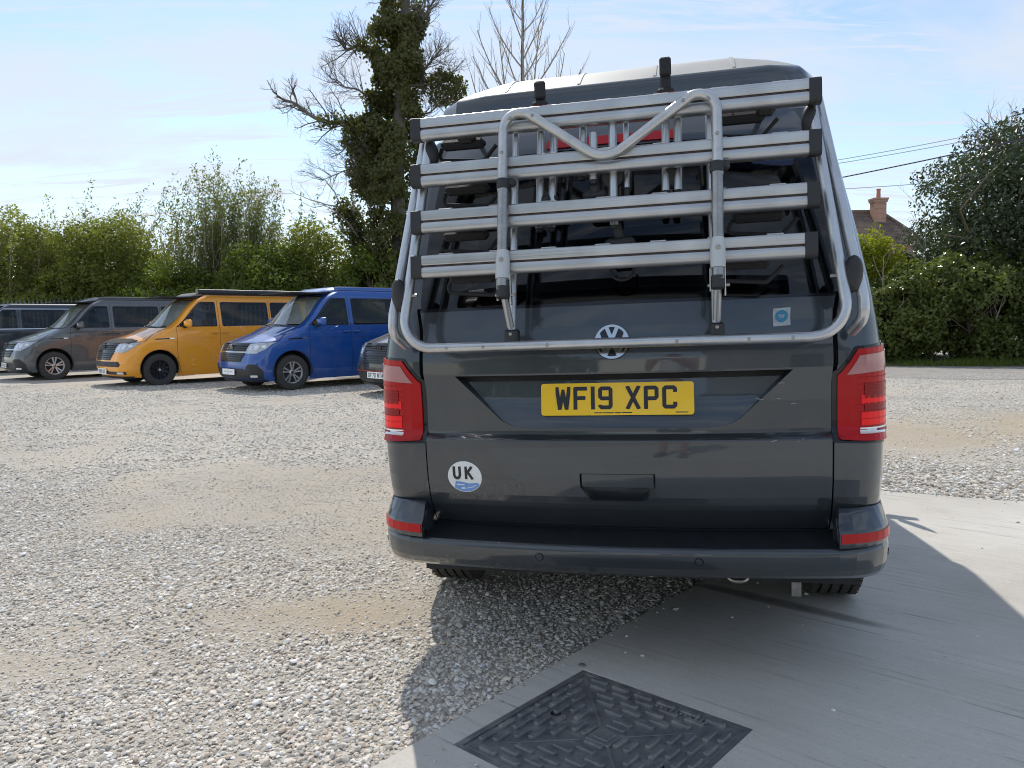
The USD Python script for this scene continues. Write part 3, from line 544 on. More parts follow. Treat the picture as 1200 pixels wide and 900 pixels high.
# ------------------------------------------------------------------ ground: gravel yard, concrete slab, far track, verge
def van_x(x, y): return (np.asarray(x) - VO[0]) * VR[0] + (np.asarray(y) - VO[1]) * VR[1]
def slab_z(x, y): return .004 + .014 * np.clip(van_x(x, y), -1.5, 3.2)
def gravel_z(x, y):
    x, y = np.asarray(x, float), np.asarray(y, float); p = np.stack([x * .9, y * .9, np.zeros_like(x)], -1)
    d = np.hypot(x, y); near = np.clip((30 - d) / 20, 0, 1)
    base = slab_z(x, y) * np.clip((14 - d) / 8, 0, 1) - .030
    return base + near * ((meshkit.fbm(p, 4, 3) - .5) * .045 + (meshkit.fbm(p * .3, 2, 9) - .5) * .05 * np.clip((d - 4) / 5, 0, 1))
def axis_pts(lo, hi, near, far_step):
    out = [0.0]; 
    while out[-1] < hi: out.append(out[-1] + max(near, out[-1] * far_step))
    a = np.array(out); b = [0.0]
    while b[-1] > lo: b.append(b[-1] - max(near, -b[-1] * far_step))
    return np.concatenate([np.array(b[::-1][:-1]), a])
gx, gy = axis_pts(-600, 600, .10, .035), axis_pts(-60, 1500, .10, .035)
GX, GY = np.meshgrid(gx, gy, indexing='ij'); GZ = gravel_z(GX, GY)
ni, nj = GX.shape; I, J = np.meshgrid(np.arange(ni - 1), np.arange(nj - 1), indexing='ij'); k = (I * nj + J).ravel()
gf = np.vstack([np.stack([k, k + nj, k + nj + 1], 1), np.stack([k, k + nj + 1, k + 1], 1)])
# the yard's dirt patches, used by the material (colour) and by the stones (where they are thin)
def dirt(x, y):
    x, y = np.asarray(x, float), np.asarray(y, float); p = np.stack([x * .8, y * .8, np.zeros_like(x)], -1)
    d = (meshkit.fbm(p, 4, 21) - .54) * 3.6
    for cx, cy, rx, ry, a in ((-.75, 3.3, .55, .22, 1.6), (-.45, 4.3, .5, .7, 1.4), (-1.9, 2.75, .9, .18, .8), (-2.2, 6.0, 1.6, .9, .7), (5.6, 8.3, 2.6, 1.2, 1.6), (-1.0, 2.35, .5, .12, .7), (-.9, 5.3, .8, .5, .7)):
        d = d + a * np.exp(-(((x - cx) / rx) ** 2 + ((y - cy) / ry) ** 2))
    return np.clip(d, 0, 1)
gm = tri(np.stack([GX.ravel(), GY.ravel(), GZ.ravel()], -1), gf)
# gravel: mixed pale stones drawn by cells in the distance, over sandy fines
M['gravel'] = mat('gravel', {'g': ('geometry', {}),
    'v1': ('mapping', {'scale': (30, 30, 30)}), 'vo': ('noise_texture', {'scale': 38.0, 'detail': 4.0, 'roughness': 0.75}), 'vc': ('noise_texture', {'scale': 120.0, 'detail': 2.0, 'roughness': 0.7}),
    'big': ('noise_texture', {'scale': 0.35, 'detail': 5.0, 'roughness': 0.6}), 'mid': ('noise_texture', {'scale': 1.7, 'detail': 6.0, 'roughness': 0.65}),
    'rs': ('rgb_ramp', {'ramp': [(0.28, (.17, .15, .125)), (0.42, (.36, .33, .285)), (0.55, (.50, .465, .41)), (0.72, (.68, .65, .60))]}),
    'rf': ('rgb_ramp', {'ramp': [(0.3, (.46, .405, .325)), (0.7, (.56, .51, .435))]}),
    'bm': ('map_range', {'from_min': 0.42, 'from_max': 0.62, 'to_min': 0.12, 'to_max': 0.75, 'clamp': True}),
    'mx': ('mix_color', {}), 'br': ('map_range', {'from_min': 0.3, 'from_max': 0.7, 'to_min': 0.84, 'to_max': 1.12}), 'ml': ('mix_color', {'blend_type': 'multiply', 'fac': 1.0, 'use_clamp': False}),
    'ea': ('attribute', {'attribute': 'earth'}), 'en': ('math', {'math_type': 'multiply'}), 'em': ('math', {'math_type': 'multiply', 'value2': 1.5, 'use_clamp': True}), 'me': ('mix_color', {'b': (.42, .345, .245)}), 'cc': ('combine_color', {}), 'b': ('bump', {'strength': 0.8, 'distance': 0.02}), 'p': ('principled_bsdf', {'roughness': 0.9, 'specular_ior_level': 0.25})},
    [('g.position', 'vo.vector'), ('g.position', 'vc.vector'), ('g.position', 'big.vector'), ('g.position', 'mid.vector'), ('vo.fac', 'rs.fac'), ('vc.fac', 'rf.fac'), ('mid.fac', 'bm.value'),
     ('rs.color', 'mx.a'), ('rf.color', 'mx.b'), ('bm.result', 'mx.fac'), ('big.fac', 'br.value'), ('br.result', 'cc.r'), ('br.result', 'cc.g'), ('br.result', 'cc.b'), ('mx.result', 'ml.a'), ('cc.color', 'ml.b'),
     ('ea.fac', 'en.value1'), ('mid.fac', 'en.value2'), ('en.value', 'em.value1'), ('em.value', 'me.fac'), ('ml.result', 'me.a'), ('me.result', 'p.base_color'), ('vo.fac', 'b.height'), ('b.normal', 'p.normal')])
M['concrete'] = mat('concrete', {'g': ('geometry', {}), 'ro': ('mapping', {'rotation': (0, 0, .7366)}), 'mp': ('mapping', {'scale': (1.6, 48.0, 1.0)}), 'os': ('mapping', {'location': (1.327 / .62, -3.13 / .06, 0), 'scale': (1 / .62, 1 / .06, 0)}), 'og': ('gradient_texture', {'gradient_type': 'spherical'}), 'od': ('noise_texture', {'scale': 7.0, 'detail': 5.0, 'roughness': .7}), 'om': ('math', {'math_type': 'multiply'}), 'oc': ('rgb_ramp', {'ramp': [(.05, (1, 1, 1)), (.22, (.55, .54, .53)), (.5, (.36, .35, .34))]}), 'm3': ('mix_color', {'blend_type': 'multiply', 'fac': 1.0, 'use_clamp': False}), 'br': ('noise_texture', {'scale': 1.0, 'detail': 4.0, 'roughness': 0.6}),
    'big': ('noise_texture', {'scale': 1.1, 'detail': 7.0, 'roughness': 0.62}), 'fine': ('noise_texture', {'scale': 90.0, 'detail': 5.0, 'roughness': .75}), 'st': ('noise_texture', {'scale': 5.5, 'detail': 6.0, 'roughness': 0.7}),
    'r': ('rgb_ramp', {'ramp': [(0.25, (.45, .42, .37)), (0.55, (.57, .54, .485)), (0.8, (.63, .60, .55))]}), 'fc': ('rgb_ramp', {'ramp': [(.30, (.70, .69, .67)), (.42, (.98, .98, .98)), (.7, (1.06, 1.06, 1.06))]}), 'm4': ('mix_color', {'blend_type': 'multiply', 'fac': .8, 'use_clamp': False}), 'r2': ('rgb_ramp', {'ramp': [(0.31, (.48, .47, .45)), (0.39, (.94, .94, .94)), (0.7, (1.05, 1.05, 1.05))]}),
    'r3': ('rgb_ramp', {'ramp': [(0.27, (.60, .58, .54)), (0.36, (1, 1, 1))]}), 'm1': ('mix_color', {'blend_type': 'multiply', 'fac': 0.75, 'use_clamp': False}), 'm2': ('mix_color', {'blend_type': 'multiply', 'fac': 0.6, 'use_clamp': False}),
    'h': ('math', {'math_type': 'multiply_add', 'value2': 0.35}), 'b': ('bump', {'strength': 0.45, 'distance': 0.004}), 'p': ('principled_bsdf', {'roughness': 0.82, 'specular_ior_level': 0.3})},
    [('g.position', 'ro.vector'), ('ro.vector', 'mp.vector'), ('ro.vector', 'os.vector'), ('os.vector', 'og.vector'), ('g.position', 'od.vector'), ('og.fac', 'om.value1'), ('od.fac', 'om.value2'), ('om.value', 'oc.fac'), ('fine.fac', 'fc.fac'), ('m2.result', 'm4.a'), ('fc.color', 'm4.b'), ('m4.result', 'm3.a'), ('oc.color', 'm3.b'), ('mp.vector', 'br.vector'), ('g.position', 'big.vector'), ('g.position', 'fine.vector'), ('g.position', 'st.vector'), ('big.fac', 'r.fac'), ('br.fac', 'r2.fac'), ('st.fac', 'r3.fac'),
     ('r.color', 'm1.a'), ('r2.color', 'm1.b'), ('m1.result', 'm2.a'), ('r3.color', 'm2.b'), ('m3.result', 'p.base_color'), ('fine.fac', 'h.value1'), ('br.fac', 'h.value3'), ('h.value', 'b.height'), ('b.normal', 'p.normal')])
gy_ = struct('gravel_yard', gm, M['gravel'], smooth=True)
tanp = np.exp(-(((GX.ravel() - 5.6) / 2.8) ** 2 + ((GY.ravel() - 8.3) / 1.3) ** 2)) + .55 * np.exp(-(((GX.ravel() + .7) / .9) ** 2 + ((GY.ravel() - 3.2) / .5) ** 2)) + .35 * dirt(GX.ravel(), GY.ravel())
UsdGeom.PrimvarsAPI(gy_).CreatePrimvar('earth', Sdf.ValueTypeNames.FloatArray, 'vertex').Set(Vt.FloatArray.FromNumpy(np.clip(tanp, 0, 1).astype(np.float32)))
E1 = np.array([1.219, 1.387]) / np.hypot(1.219, 1.387)          # along the slab's straight left edge
SLAB = Polygon([(-.413 - 3.2 * E1[0], 2.028 - 3.2 * E1[1]), (2.466, 5.303), (2.587, 5.231), (2.9, 5.06), (3.264, 4.829), (4.6, 4.15), (7.5, 2.6), (4.5, -5.5)])
MH_C, MH_U, MH_V = np.array([.2595, 2.167]), np.array([.672, .741]), np.array([.741, -.672])     # middle and sides of the manhole cover
MH = .315
def mh(a, b): return MH_C + MH_U * a + MH_V * b
hole = Polygon([mh(-MH, -MH), mh(MH, -MH), mh(MH, MH), mh(-MH, MH)])
def slab_map(x, y): return np.stack([x, y, slab_z(x, y)], -1), np.tile([0., 0, 1], (len(x), 1))
jag = dense(SLAB, .05); jag = shapely.transform(jag, lambda c: c + (meshkit.noise(np.column_stack([c * 11, np.zeros(len(c))]), 4)[:, None] - .5) * .03)
struct('concrete_slab', patch(jag.difference(hole), slab_map, 0, .14, .25, .25), M['concrete'], smooth=20)
# manhole cover: frame, plate, cast relief
M['cast_iron'] = mat('cast_iron', {'g': ('geometry', {}), 'n': ('noise_texture', {'scale': 14.0, 'detail': 6.0, 'roughness': 0.7}), 'f': ('noise_texture', {'scale': 300.0, 'detail': 2.0}),
    'r': ('rgb_ramp', {'ramp': [(0.3, (.12, .123, .13)), (0.52, (.19, .192, .195)), (0.66, (.28, .27, .25)), (0.8, (.42, .395, .35))]}), 'rr': ('map_range', {'from_min': 0.3, 'from_max': 0.7, 'to_min': 0.38, 'to_max': 0.7}), 'b': ('bump', {'strength': 0.5, 'distance': 0.002}), 'p': ('principled_bsdf', {'metallic': 0.35})},
    [('g.position', 'n.vector'), ('g.position', 'f.vector'), ('n.fac', 'r.fac'), ('n.fac', 'rr.value'), ('r.color', 'p.base_color'), ('rr.result', 'p.roughness'), ('f.fac', 'b.height'), ('b.normal', 'p.normal')])
MZ = float(slab_z(*MH_C)); MSX = .014
mhm = frame((MH_C[0], MH_C[1], MZ), (*MH_U, MSX * (MH_U @ VR[:2])), (*MH_V, MSX * (MH_V @ VR[:2])))
if mhm[2, 2] < 0: mhm = frame((MH_C[0], MH_C[1], MZ), (*MH_V, MSX * (MH_V @ VR[:2])), (*MH_U, MSX * (MH_U @ VR[:2])))
MG = Gf.Matrix4d(*[float(v) for row in np.vstack([mhm[:, k] for k in range(4)]) for v in row])
cover = thing('manhole_cover', 'square dark cast iron manhole cover with raised tread set in the concrete', 'manhole cover', matrix=MG)
obj('frame', prism(sbox(-.314, -.314, .314, .314).difference(sbox(-.296, -.296, .296, .296)), .05, frame((0, 0, -.052), (1, 0, 0), (0, 1, 0))), M['cast_iron'], cover)
plate_m = bx((0, 0, -.022), (.584, .584, .036), .003); obj('plate', plate_m, M['cast_iron'], cover)
blocks, rr_ = [], random.Random(5)
for q in range(4):                                              # four triangles, each with bars along its own side
    for row in range(7):
        d = .056 + row * .036
        wid = d * 2 - .03; nb = max(1, int(wid / .080)); off = (row % 2) * .030
        for b in range(nb):
            x = -wid / 2 + (b + .5) * wid / nb + (off if nb > 1 else 0) * .5; lx = min(.062, wid / nb - .016)
            if abs(x) + lx / 2 > d - .012: continue
            m = bx((x, -d, .0), (lx, .018, .013), .003); m.apply_transform(rotm(q * math.pi / 2, (0, 0, 1))); blocks.append(m)
blocks += [bx((0, 0, -.001), (.085, .085, .009), .003), bx((0, 0, .003), (.05, .05, .006), .002)]
for a in range(4):
    m = bx((.17, 0, -.003), (.23, .010, .004), .0015); m.apply_transform(rotm(math.pi / 4 + a * math.pi / 2, (0, 0, 1))); blocks.append(m)
for k in range(9): blocks.append(bx((-.235 + k * .0, .12 - k * .026, .0), (.016, rr_.uniform(.008, .016), .008), .002))      # worn cast lettering, no longer readable
for k in range(11): blocks.append(bx((.02 + k * .017, .262, .0), (rr_.uniform(.006, .012), .020, .006), .002))
obj('raised_tread', blocks, M['cast_iron'], cover)
for a, b in ((-.20, .02), (.20, -.03)): obj('key_hole', lathe([(0, .0), (.016, .0), (.018, -.003)], 14, 'z').apply_translation((a, b, -.002)), M['gloss_black'], cover)
mp_ = mh(.335, -.335); bolt = lathe([(0, .006), (.010, .006), (.014, .002), (.014, -.02)], 16, 'z'); bolt.apply_translation((*mp_, float(slab_z(*mp_))))
obj('iron_peg', bolt, M['cast_iron'], label='small round dark iron peg in the concrete at the far corner of the manhole cover', cat='peg')
# ------------------------------------------------------------------ the grey camper van seen from behind
van = build_van('camper_van', 'dark grey camper van seen from behind, bike carrier on its tailgate', 'paint_gunmetal', VAN_M, detail_rear=True)
P_ = M['paint_gunmetal']
# tailgate skin with its number plate recess and handle recess
tg = obj('tailgate', patch(TAILGATE.difference(RECESS).difference(HANDLE), body_map, .003, .045, .05, .04, (), BV), P_, van, smooth=28)
def recess_map(u, z):
    p, n = body_map(u, z); d = .003 - .055 * np.clip((z - .853) / .19, 0, 1) ** .8; return p + n * d[:, None] * [1, 1, 0], n
obj('plate_recess', patch(RECESS.buffer(.002), recess_map, 0, 0, .04, .02), P_, tg, smooth=40)
def handle_map(u, z):
    p, n = body_map(u, z); return p - n * (.012 + .03 * np.clip((.70 - z) / .05, 0, 1))[:, None], n
obj('handle_recess', patch(HANDLE.buffer(.002), handle_map, 0, 0, .03, .012), P_, tg, smooth=40)
hf = obj('tailgate_handle', patch(rrect(.244, .046, .006, 0, .677), body_map, -.002, .012, .04, .02), P_, tg)
obj('tailgate_backing', patch(TAILGATE.buffer(.02), body_map, -.046, 0, .08, .05, (), BV), M['canvas_black'], van)
obj('rear_glass', patch(REAR_GLASS, body_map, .002, 0, .06, .05), M['glass_dark'], tg)
obj('glass_border', patch(REAR_GLASS.buffer(.004).difference(round_poly([(-.63, 1.335), (.63, 1.335), (.60, 1.80), (-.60, 1.80)], .05)), body_map, .0005, 0, .05, .05), M['gloss_black'], tg)
obj('glass_edge', patch(sbox(-.697, 1.277, .697, 1.2865), body_map, .004, .01, .05, .02), M['gloss_black'], tg)
# roof spoiler over the glass with the high brake light
def spoiler_map(u, z):
    p, n = body_map(u, z); t = np.clip((1.945 - z) / .115, 0, 1); return p + np.array([0, -1, 0]) * (.012 + .055 * t ** .7)[:, None] * (1 - .6 * np.clip(np.abs(u) / .7, 0, 1) ** 6)[:, None], n
sp_poly = round_poly([(-.69, 1.825), (.69, 1.825), (.68, 1.93), (-.68, 1.93)], .03)
sp = obj('roof_spoiler', patch(sp_poly, spoiler_map, 0, .07, .04, .015), P_, tg, smooth=40)
obj('high_brake_light', patch(rrect(.50, .034, .010, 0, 1.852), spoiler_map, .004, .01, .04, .02), M['lens_red'], sp)
# bumper
OFF = ln((.345, .02), (.352, .045), (.37, .078), (.392, .098), (.397, .102), (.43, .112), (.452, .113), (.462, .107), (.467, .098))
OFFC = ln((.466, .100), (.470, .111), (.50, .112), (.517, .110), (.526, .100), (.545, .078), (.575, .042), (.583, .028))
def fall(u): return np.where(np.abs(u) < .7, 1.0, .10 + .90 * (1 - np.clip((np.abs(u) - .7) / .3, 0, 1)) ** 1.5)
def off_map(offf):
    def g(u, z):
        P, n = body_map(u, np.full(np.shape(u), .56)); n = n * [1, 1, 0]; n /= np.linalg.norm(n, axis=1, keepdims=True)
        return np.column_stack([(P + n * (offf(z) * fall(u))[:, None])[:, :2], z]), n
    def f(u, z):
        e = .002; Q, n = g(u, z); dz = g(u, z + e)[0] - g(u, z - e)[0]; du = g(u + e, z)[0] - g(u - e, z)[0]
        m = np.cross(du, dz); m /= np.linalg.norm(m, axis=1, keepdims=True) + 1e-12; m[(m * n).sum(1) < 0] *= -1; return Q, m
    return f
bump, corner = off_map(OFF), off_map(OFFC)
BZ = (.352, .37, .392, .397, .43, .452, .462)
bp = obj('rear_bumper', patch(round_poly([(-1.04, .347), (1.04, .347), (1.04, .467), (-1.04, .467)], .004), bump, 0, .03, .045, .03, BU, BZ), P_, van, smooth=35)
for s in (-1, 1):
    cp = obj('bumper_corner', patch(Polygon([(s * .694, .4665), (s * 1.02, .4665), (s * 1.02, .583), (s * .705, .583)]), corner, 0, .10, .03, .02, BU, (.470, .50, .517, .526, .545, .575)), P_, bp, smooth=35)
    obj('reflector', patch(Polygon([(s * .702, .486), (s * .985, .483), (s * .985, .513), (s * .702, .516)]), corner, .004, .01, .03, .02, BU), M['lens_red'], cp)
for u in (-.26, .26, -.875, .875):
    obj('parking_sensor', [patch(Point(u, .425).buffer(.0115), bump, .0025, .004, .03, .03)], P_, bp)
    obj('sensor_ring', [patch(Point(u, .425).buffer(.0145).difference(Point(u, .425).buffer(.0118)), bump, .0008, .004, .03, .03)], M['gloss_black'], bp)
def pad_map(u, t):
    P, n = body_map(u, np.full(np.shape(u), .56)); n = n * [1, 1, 0]; n /= np.linalg.norm(n, axis=1, keepdims=True); d = .098 - t * .17
    return np.column_stack([(P + n * d[:, None])[:, :2], .4665 + t * .028]), np.tile([0., -.16, .987], (len(u), 1))
pd = obj('bumper_pad', patch(sbox(-.70, 0, .70, 1), pad_map, 0, .02, .05, .1), M['pad_plastic'], bp)
for k in range(0): obj('pad_rib', patch(sbox(-.66, .10 + k * .085, .66, .135 + k * .085), pad_map, .0025, .004, .06, .1), M['pad_plastic'], pd)
# number plate
pm = planar((0, -.010, .9554), (1, 0, 0), (0, .09, .996))
npl = obj('number_plate', patch(rrect(.52, .111, .010), pm, .004, .012, 1, 1), M['plate_yellow'], van, label='yellow number plate WF19 XPC')
obj('plate_lettering', patch(affinity.translate(plate_text('WF19 XPC', .079), -.002, .004), pm, .0052, .001, .2, .2), M['ink_black'], npl)
obj('maker_line', [patch(sbox(x, -.0485, x + w, -.0455), pm, .0048, .0006, .2, .2) for x, w in ((-.075, .028), (-.044, .036), (-.005, .022), (.02, .034), (.20, .04))], M['ink_black'], npl)
obj('plate_screw', [bx((0, 0, 0), (.001, .001, .001))], M['black_plastic'], npl) if False else None
# badge, stickers
p0, n0 = body_map(np.array([-.006]), np.array([1.150])); zt = np.cross(n0[0], [1, 0, 0]); zt = zt if zt[2] > 0 else -zt
add_badge(van, p0[0] + n0[0] * .003, (1, 0, 0), zt, .058)
def lift(u, z):
    p, n = body_map(u, z); return p + n * .003, n
ST = (-.549, .682)
uk = obj('country_sticker', patch(affinity.scale(Point(ST).buffer(1, 24), .0655, .0575, origin=ST), lift, .0012, .001, .03, .02), M['sticker_white'], van)
def glyphs(strokes, w, s, at): return affinity.translate(affinity.scale(unary_union([LineString(q).buffer(w, cap_style=2, join_style=1) for q in strokes]), s, s, origin=(0, 0)), *at)
u_ = glyphs([[(0, 79), (0, 24), (5, 11), (14, 5), (24, 5), (33, 11), (38, 24), (38, 79)]], 8.6, .00058, (ST[0] - .040, ST[1] - .008))
k_ = glyphs([[(0, 0), (0, 79)], [(40, 79), (3, 34)], [(12, 44), (42, 0)]], 8.6, .00058, (ST[0] + .006, ST[1] - .008))
obj('sticker_letters', patch(unary_union([u_, k_]), lift, .0020, .0008, .03, .02), M['ink_black'], uk)
wave = Polygon([(ST[0] - .036, ST[1] - .016), (ST[0] - .01, ST[1] - .019), (ST[0] + .015, ST[1] - .024), (ST[0] + .046, ST[1] - .021), (ST[0] + .06, ST[1] - .03), (ST[0] + .04, ST[1] - .07), (ST[0] - .05, ST[1] - .07)]).intersection(affinity.scale(Point(ST).buffer(1, 24), .063, .055, origin=ST))
obj('sticker_wave', patch(wave, lift, .0020, .0008, .03, .02), M['ink_blue'], uk)
obj('sticker_print', [patch(rrect(.030, .004, .001, ST[0] - .018, ST[1] - .029), lift, .0026, .0006, .03, .02), patch(rrect(.014, .006, .001, ST[0] - .008, ST[1] - .042), lift, .0026, .0006, .03, .02), patch(LineString([(ST[0] + .005, ST[1] - .042), (ST[0] + .025, ST[1] - .038), (ST[0] + .042, ST[1] - .029)]).buffer(.0012), lift, .0026, .0006, .03, .02)], M['sticker_white'], uk)
sq = obj('square_sticker', patch(affinity.rotate(rrect(.054, .058, .002, .541, 1.214), 3), lift, .0012, .001, .03, .02), M['sticker_silver'], van)
obj('sticker_disc', patch(Point(.541, 1.216).buffer(.020), lift, .002, .0008, .03, .02), M['sticker_blue'], sq)
obj('disc_print', [patch(rrect(.022, .003, .001, .541, 1.219), lift, .0026, .0006, .03, .02), patch(rrect(.016, .003, .001, .541, 1.213), lift, .0026, .0006, .03, .02)], M['sticker_silver'], sq)
SCR = rs_ = random.Random(12)
for k in range(6):      # old scratches in the lacquer near the right edge
    a, b = SCR.uniform(.40, .67), SCR.choice((.80, .805, .81, .93, .95, 1.0)); L_ = SCR.uniform(.006, .03); an = SCR.uniform(-.5, .9)
    obj('scratch', patch(LineString([(a, b), (a + L_ * math.cos(an), b + L_ * math.sin(an) * .5)]).buffer(.0008), lift, .0006, .0005, .03, .02), M['ink_grey'], tg)
# towing eye, mudflap bracket, exhaust below the bumper
obj('towing_eye', sweep(fillet([(.365, .10, .36), (.365, .02, .325), (.425, .02, .325), (.425, .10, .36)], .025), .009, 8), M['steel'], van)
obj('bracket', bx((.615, .30, .28), (.035, .006, .20), .002), M['steel'], van)
obj('exhaust_pipe', sweep([(.05, .9, .30), (.06, .3, .325), (.10, .12, .32)], .028, 12), M['steel'], van)
obj('rear_valance', bx((0, .16, .385), (1.3, .10, .06), .02), M['trim_dark'], van)
# things seen dimly through the rear glass
obj('rear_bench', [bx((0, 1.0, .95), (1.36, .16, 1.36), .05), bx((0, .7, 1.02), (1.36, .6, .10), .03)], M['seat_fabric'], van)
obj('cupboard', bx((.60, 1.3, 1.10), (.30, 1.5, 1.1), .02), M['grey_plastic'], van)
obj('rolled_blind', sweep([(-.60, .17, 1.74), (.60, .17, 1.74)], .02, 8), M['blind_blue'], van)

# ------------------------------------------------------------------ the bike carrier on the tailgate
rack = thing('bike_carrier', 'silver aluminium folding bike carrier of tubes and four rails, mounted on the grey van tailgate', 'bike carrier', matrix=VAN_M)
AL, BP = M['tube_aluminium'], M['black_plastic']
def rail_profile():
    up = rrect(.046, .037, .008, 0, .0195); lo = rrect(.052, .040, .016, .0, -.0185); g = unary_union([up, lo, sbox(-.02, -.004, .02, .004)])
    return g.difference(sbox(-.03, -.0032, -.0155, .0042))      # the dark groove along its back
PROF = rail_profile()
RAILS = [(1.9125, -.02, -.688, .662), (1.746, -.06, -.680, .655), (1.582, -.10, -.672, .643), (1.427, -.14, -.664, .630)]
for z, y, x0, x1 in RAILS:
    Mx = frame((x0 + .035, y, z), (0, 1, 0), (0, 0, 1))       # profile (a, b) -> (y, z), extruded along +x
    rl = obj('rail', prism(PROF, x1 - x0 - .07, Mx), M['aluminium'], rack, smooth=40)
    obj('rail_groove', bx(((x0 + x1) / 2, y - .0165, z + .0005), (x1 - x0 - .072, .003, .0070)), M['groove_dark'], rl)
    for s, xe in ((-1, x0), (1, x1)):
        capf = affinity.scale(PROF.buffer(.0015).convex_hull, 1.0, 1.0)
        xs = xe if s < 0 else xe - .037
        c = obj('end_cap', prism(capf, .037, frame((xs, y, z), (0, 1, 0), (0, 0, 1))), BP, rl, smooth=40)
    lug = np.linspace(x0 + .12, x1 - .12, 7)
    for x in lug: obj('slot_nut', bx((x, y + .002, z + .0395), (.05, .018, .006), .002), M['dull_aluminium'], rl)
def fy(z): return -.12 + (z - 1.15) * (.15 / .78)               # depth of the frame's plane at a height
inner = fillet([(-.632, fy(1.94), 1.94), (-.732, fy(1.15), 1.15), (.732, fy(1.15), 1.15), (.632, fy(1.94), 1.94)], .105, 12)
fr = obj('frame_tube', sweep(inner, .0175, 16), AL, rack)
for x in (-.56, -.43, .43, .56, -.21, .21):
    b = trimesh.creation.icosphere(1, .006); b.apply_scale((1, .5, 1)); b.apply_translation((x, fy(1.15) - .0175, 1.15)); obj('rivet', b, M['steel'], fr)
for s in (-1, 1):
    outer = fillet([(s * .655, fy(1.94) + .02, 1.94), (s * .772, fy(1.27) + .025, 1.27), (s * .775, fy(1.20) + .03, 1.205), (s * .75, fy(1.17) + .10, 1.16)], .05, 8)
    ot = obj('side_tube', sweep(outer, .0175, 16), AL, rack)
    for (x, z, k) in ((.742, 1.338, 1.0), (.634, 1.838, .85)):
        e = trimesh.creation.icosphere(3, 1.0); e.apply_scale((.030 * k, .026, .058 * k)); e.apply_transform(rotm(s * .1, (0, 1, 0))); e.apply_translation((s * x, fy(z) + .006, z)); obj('spacer', e, BP, ot)
    bl = obj('frame_bolt', cat_([sweep([(s * .70, fy(1.335), 1.335), (s * .675, fy(1.335), 1.335)], .006, 8)]), M['steel'], ot)
    # leg behind the hoop, from the top down to its foot on the tailgate
    lx = s * .322
    lg = obj('support_leg', sweep([(lx, fy(1.93), 1.93), (s * .333, fy(1.20) + .0, 1.195)], .0135, 12), AL, rack)
    ft = obj('leg_foot', bx((s * .335, fy(1.18) + .012, 1.183), (.046, .05, .044), .006), BP, lg)
    sc = trimesh.creation.icosphere(1, .006); sc.apply_scale((1, .4, 1)); sc.apply_translation((s * .335, fy(1.18) - .014, 1.19)); obj('foot_screw', sc, M['steel'], lg)
def hy(z): return -.20 + (z - 1.36) * (.125 / .55)              # the folding hoop stands proud of the rails
hoop = fillet([(-.345, hy(1.66), 1.66), (-.345, hy(1.978), 1.978), (-.005, hy(1.733), 1.733), (.345, hy(1.978), 1.978), (.345, hy(1.66), 1.66)], [.056, .085, .056], 12)
hp = obj('hoop', sweep(hoop, .0165, 16), M['dull_aluminium'], rack)
for x, z in ((-.318, 1.905), (-.243, 1.907), (.243, 1.907), (.318, 1.905), (-.345, 1.79), (.345, 1.79)):
    b = trimesh.creation.icosphere(2, .0065); b.apply_scale((1, .6, 1)); b.apply_translation((x, hy(z) - .0165, z)); obj('rivet', b, M['steel'], hp)
for s in (-1, 1):
    x = s * .342
    st = obj('sliding_tube', sweep([(x, hy(1.69), 1.69), (x * .99, hy(1.33), 1.335)], .0185, 16), M['steel'], hp)
    obj('collar', [sweep([(x, hy(1.70), 1.70), (x, hy(1.67), 1.668)], .0215, 16), bx((x + .022, hy(1.685) + .012, 1.69), (.035, .03, .03), .008)], BP, hp)
    cl = obj('rail_clamp', [sweep([(x * .992, hy(1.46), 1.462), (x * .99, hy(1.43), 1.43), (x * .99, hy(1.385), 1.385), (x * .99, hy(1.37), 1.37)], [.020, .0235, .0235, .0225], 18), bx((x * .99, hy(1.42) + .03, 1.425), (.03, .05, .06), .008)], M['grey_plastic'], hp)
    b = trimesh.creation.icosphere(2, .008); b.apply_scale((1, .5, 1)); b.apply_translation((x * .99, hy(1.43) - .0235, 1.432)); obj('clamp_screw', b, M['steel'], cl)
    obj('lower_collar', [sweep([(x * .985, hy(1.345), 1.345), (x * .985, hy(1.31), 1.308)], .0205, 16)], BP, hp)
    obj('side_plate', [bx((x * .985 + .022, hy(1.34) + .02, 1.335), (.004, .022, .10), .001), bx((x * .985 - .022, hy(1.34) + .02, 1.335), (.004, .022, .07), .001)], M['dull_aluminium'], hp)
    obj('pivot_bolt', sweep([(x * .985 - .03, hy(1.325) + .02, 1.318), (x * .985 + .036, hy(1.325) + .02, 1.318)], .005, 8), M['steel'], hp)
    obj('link_tube', sweep([(x * .985, hy(1.33) + .01, 1.33), (s * .335, fy(1.20) - .01, 1.215)], .0125, 12), AL, hp)
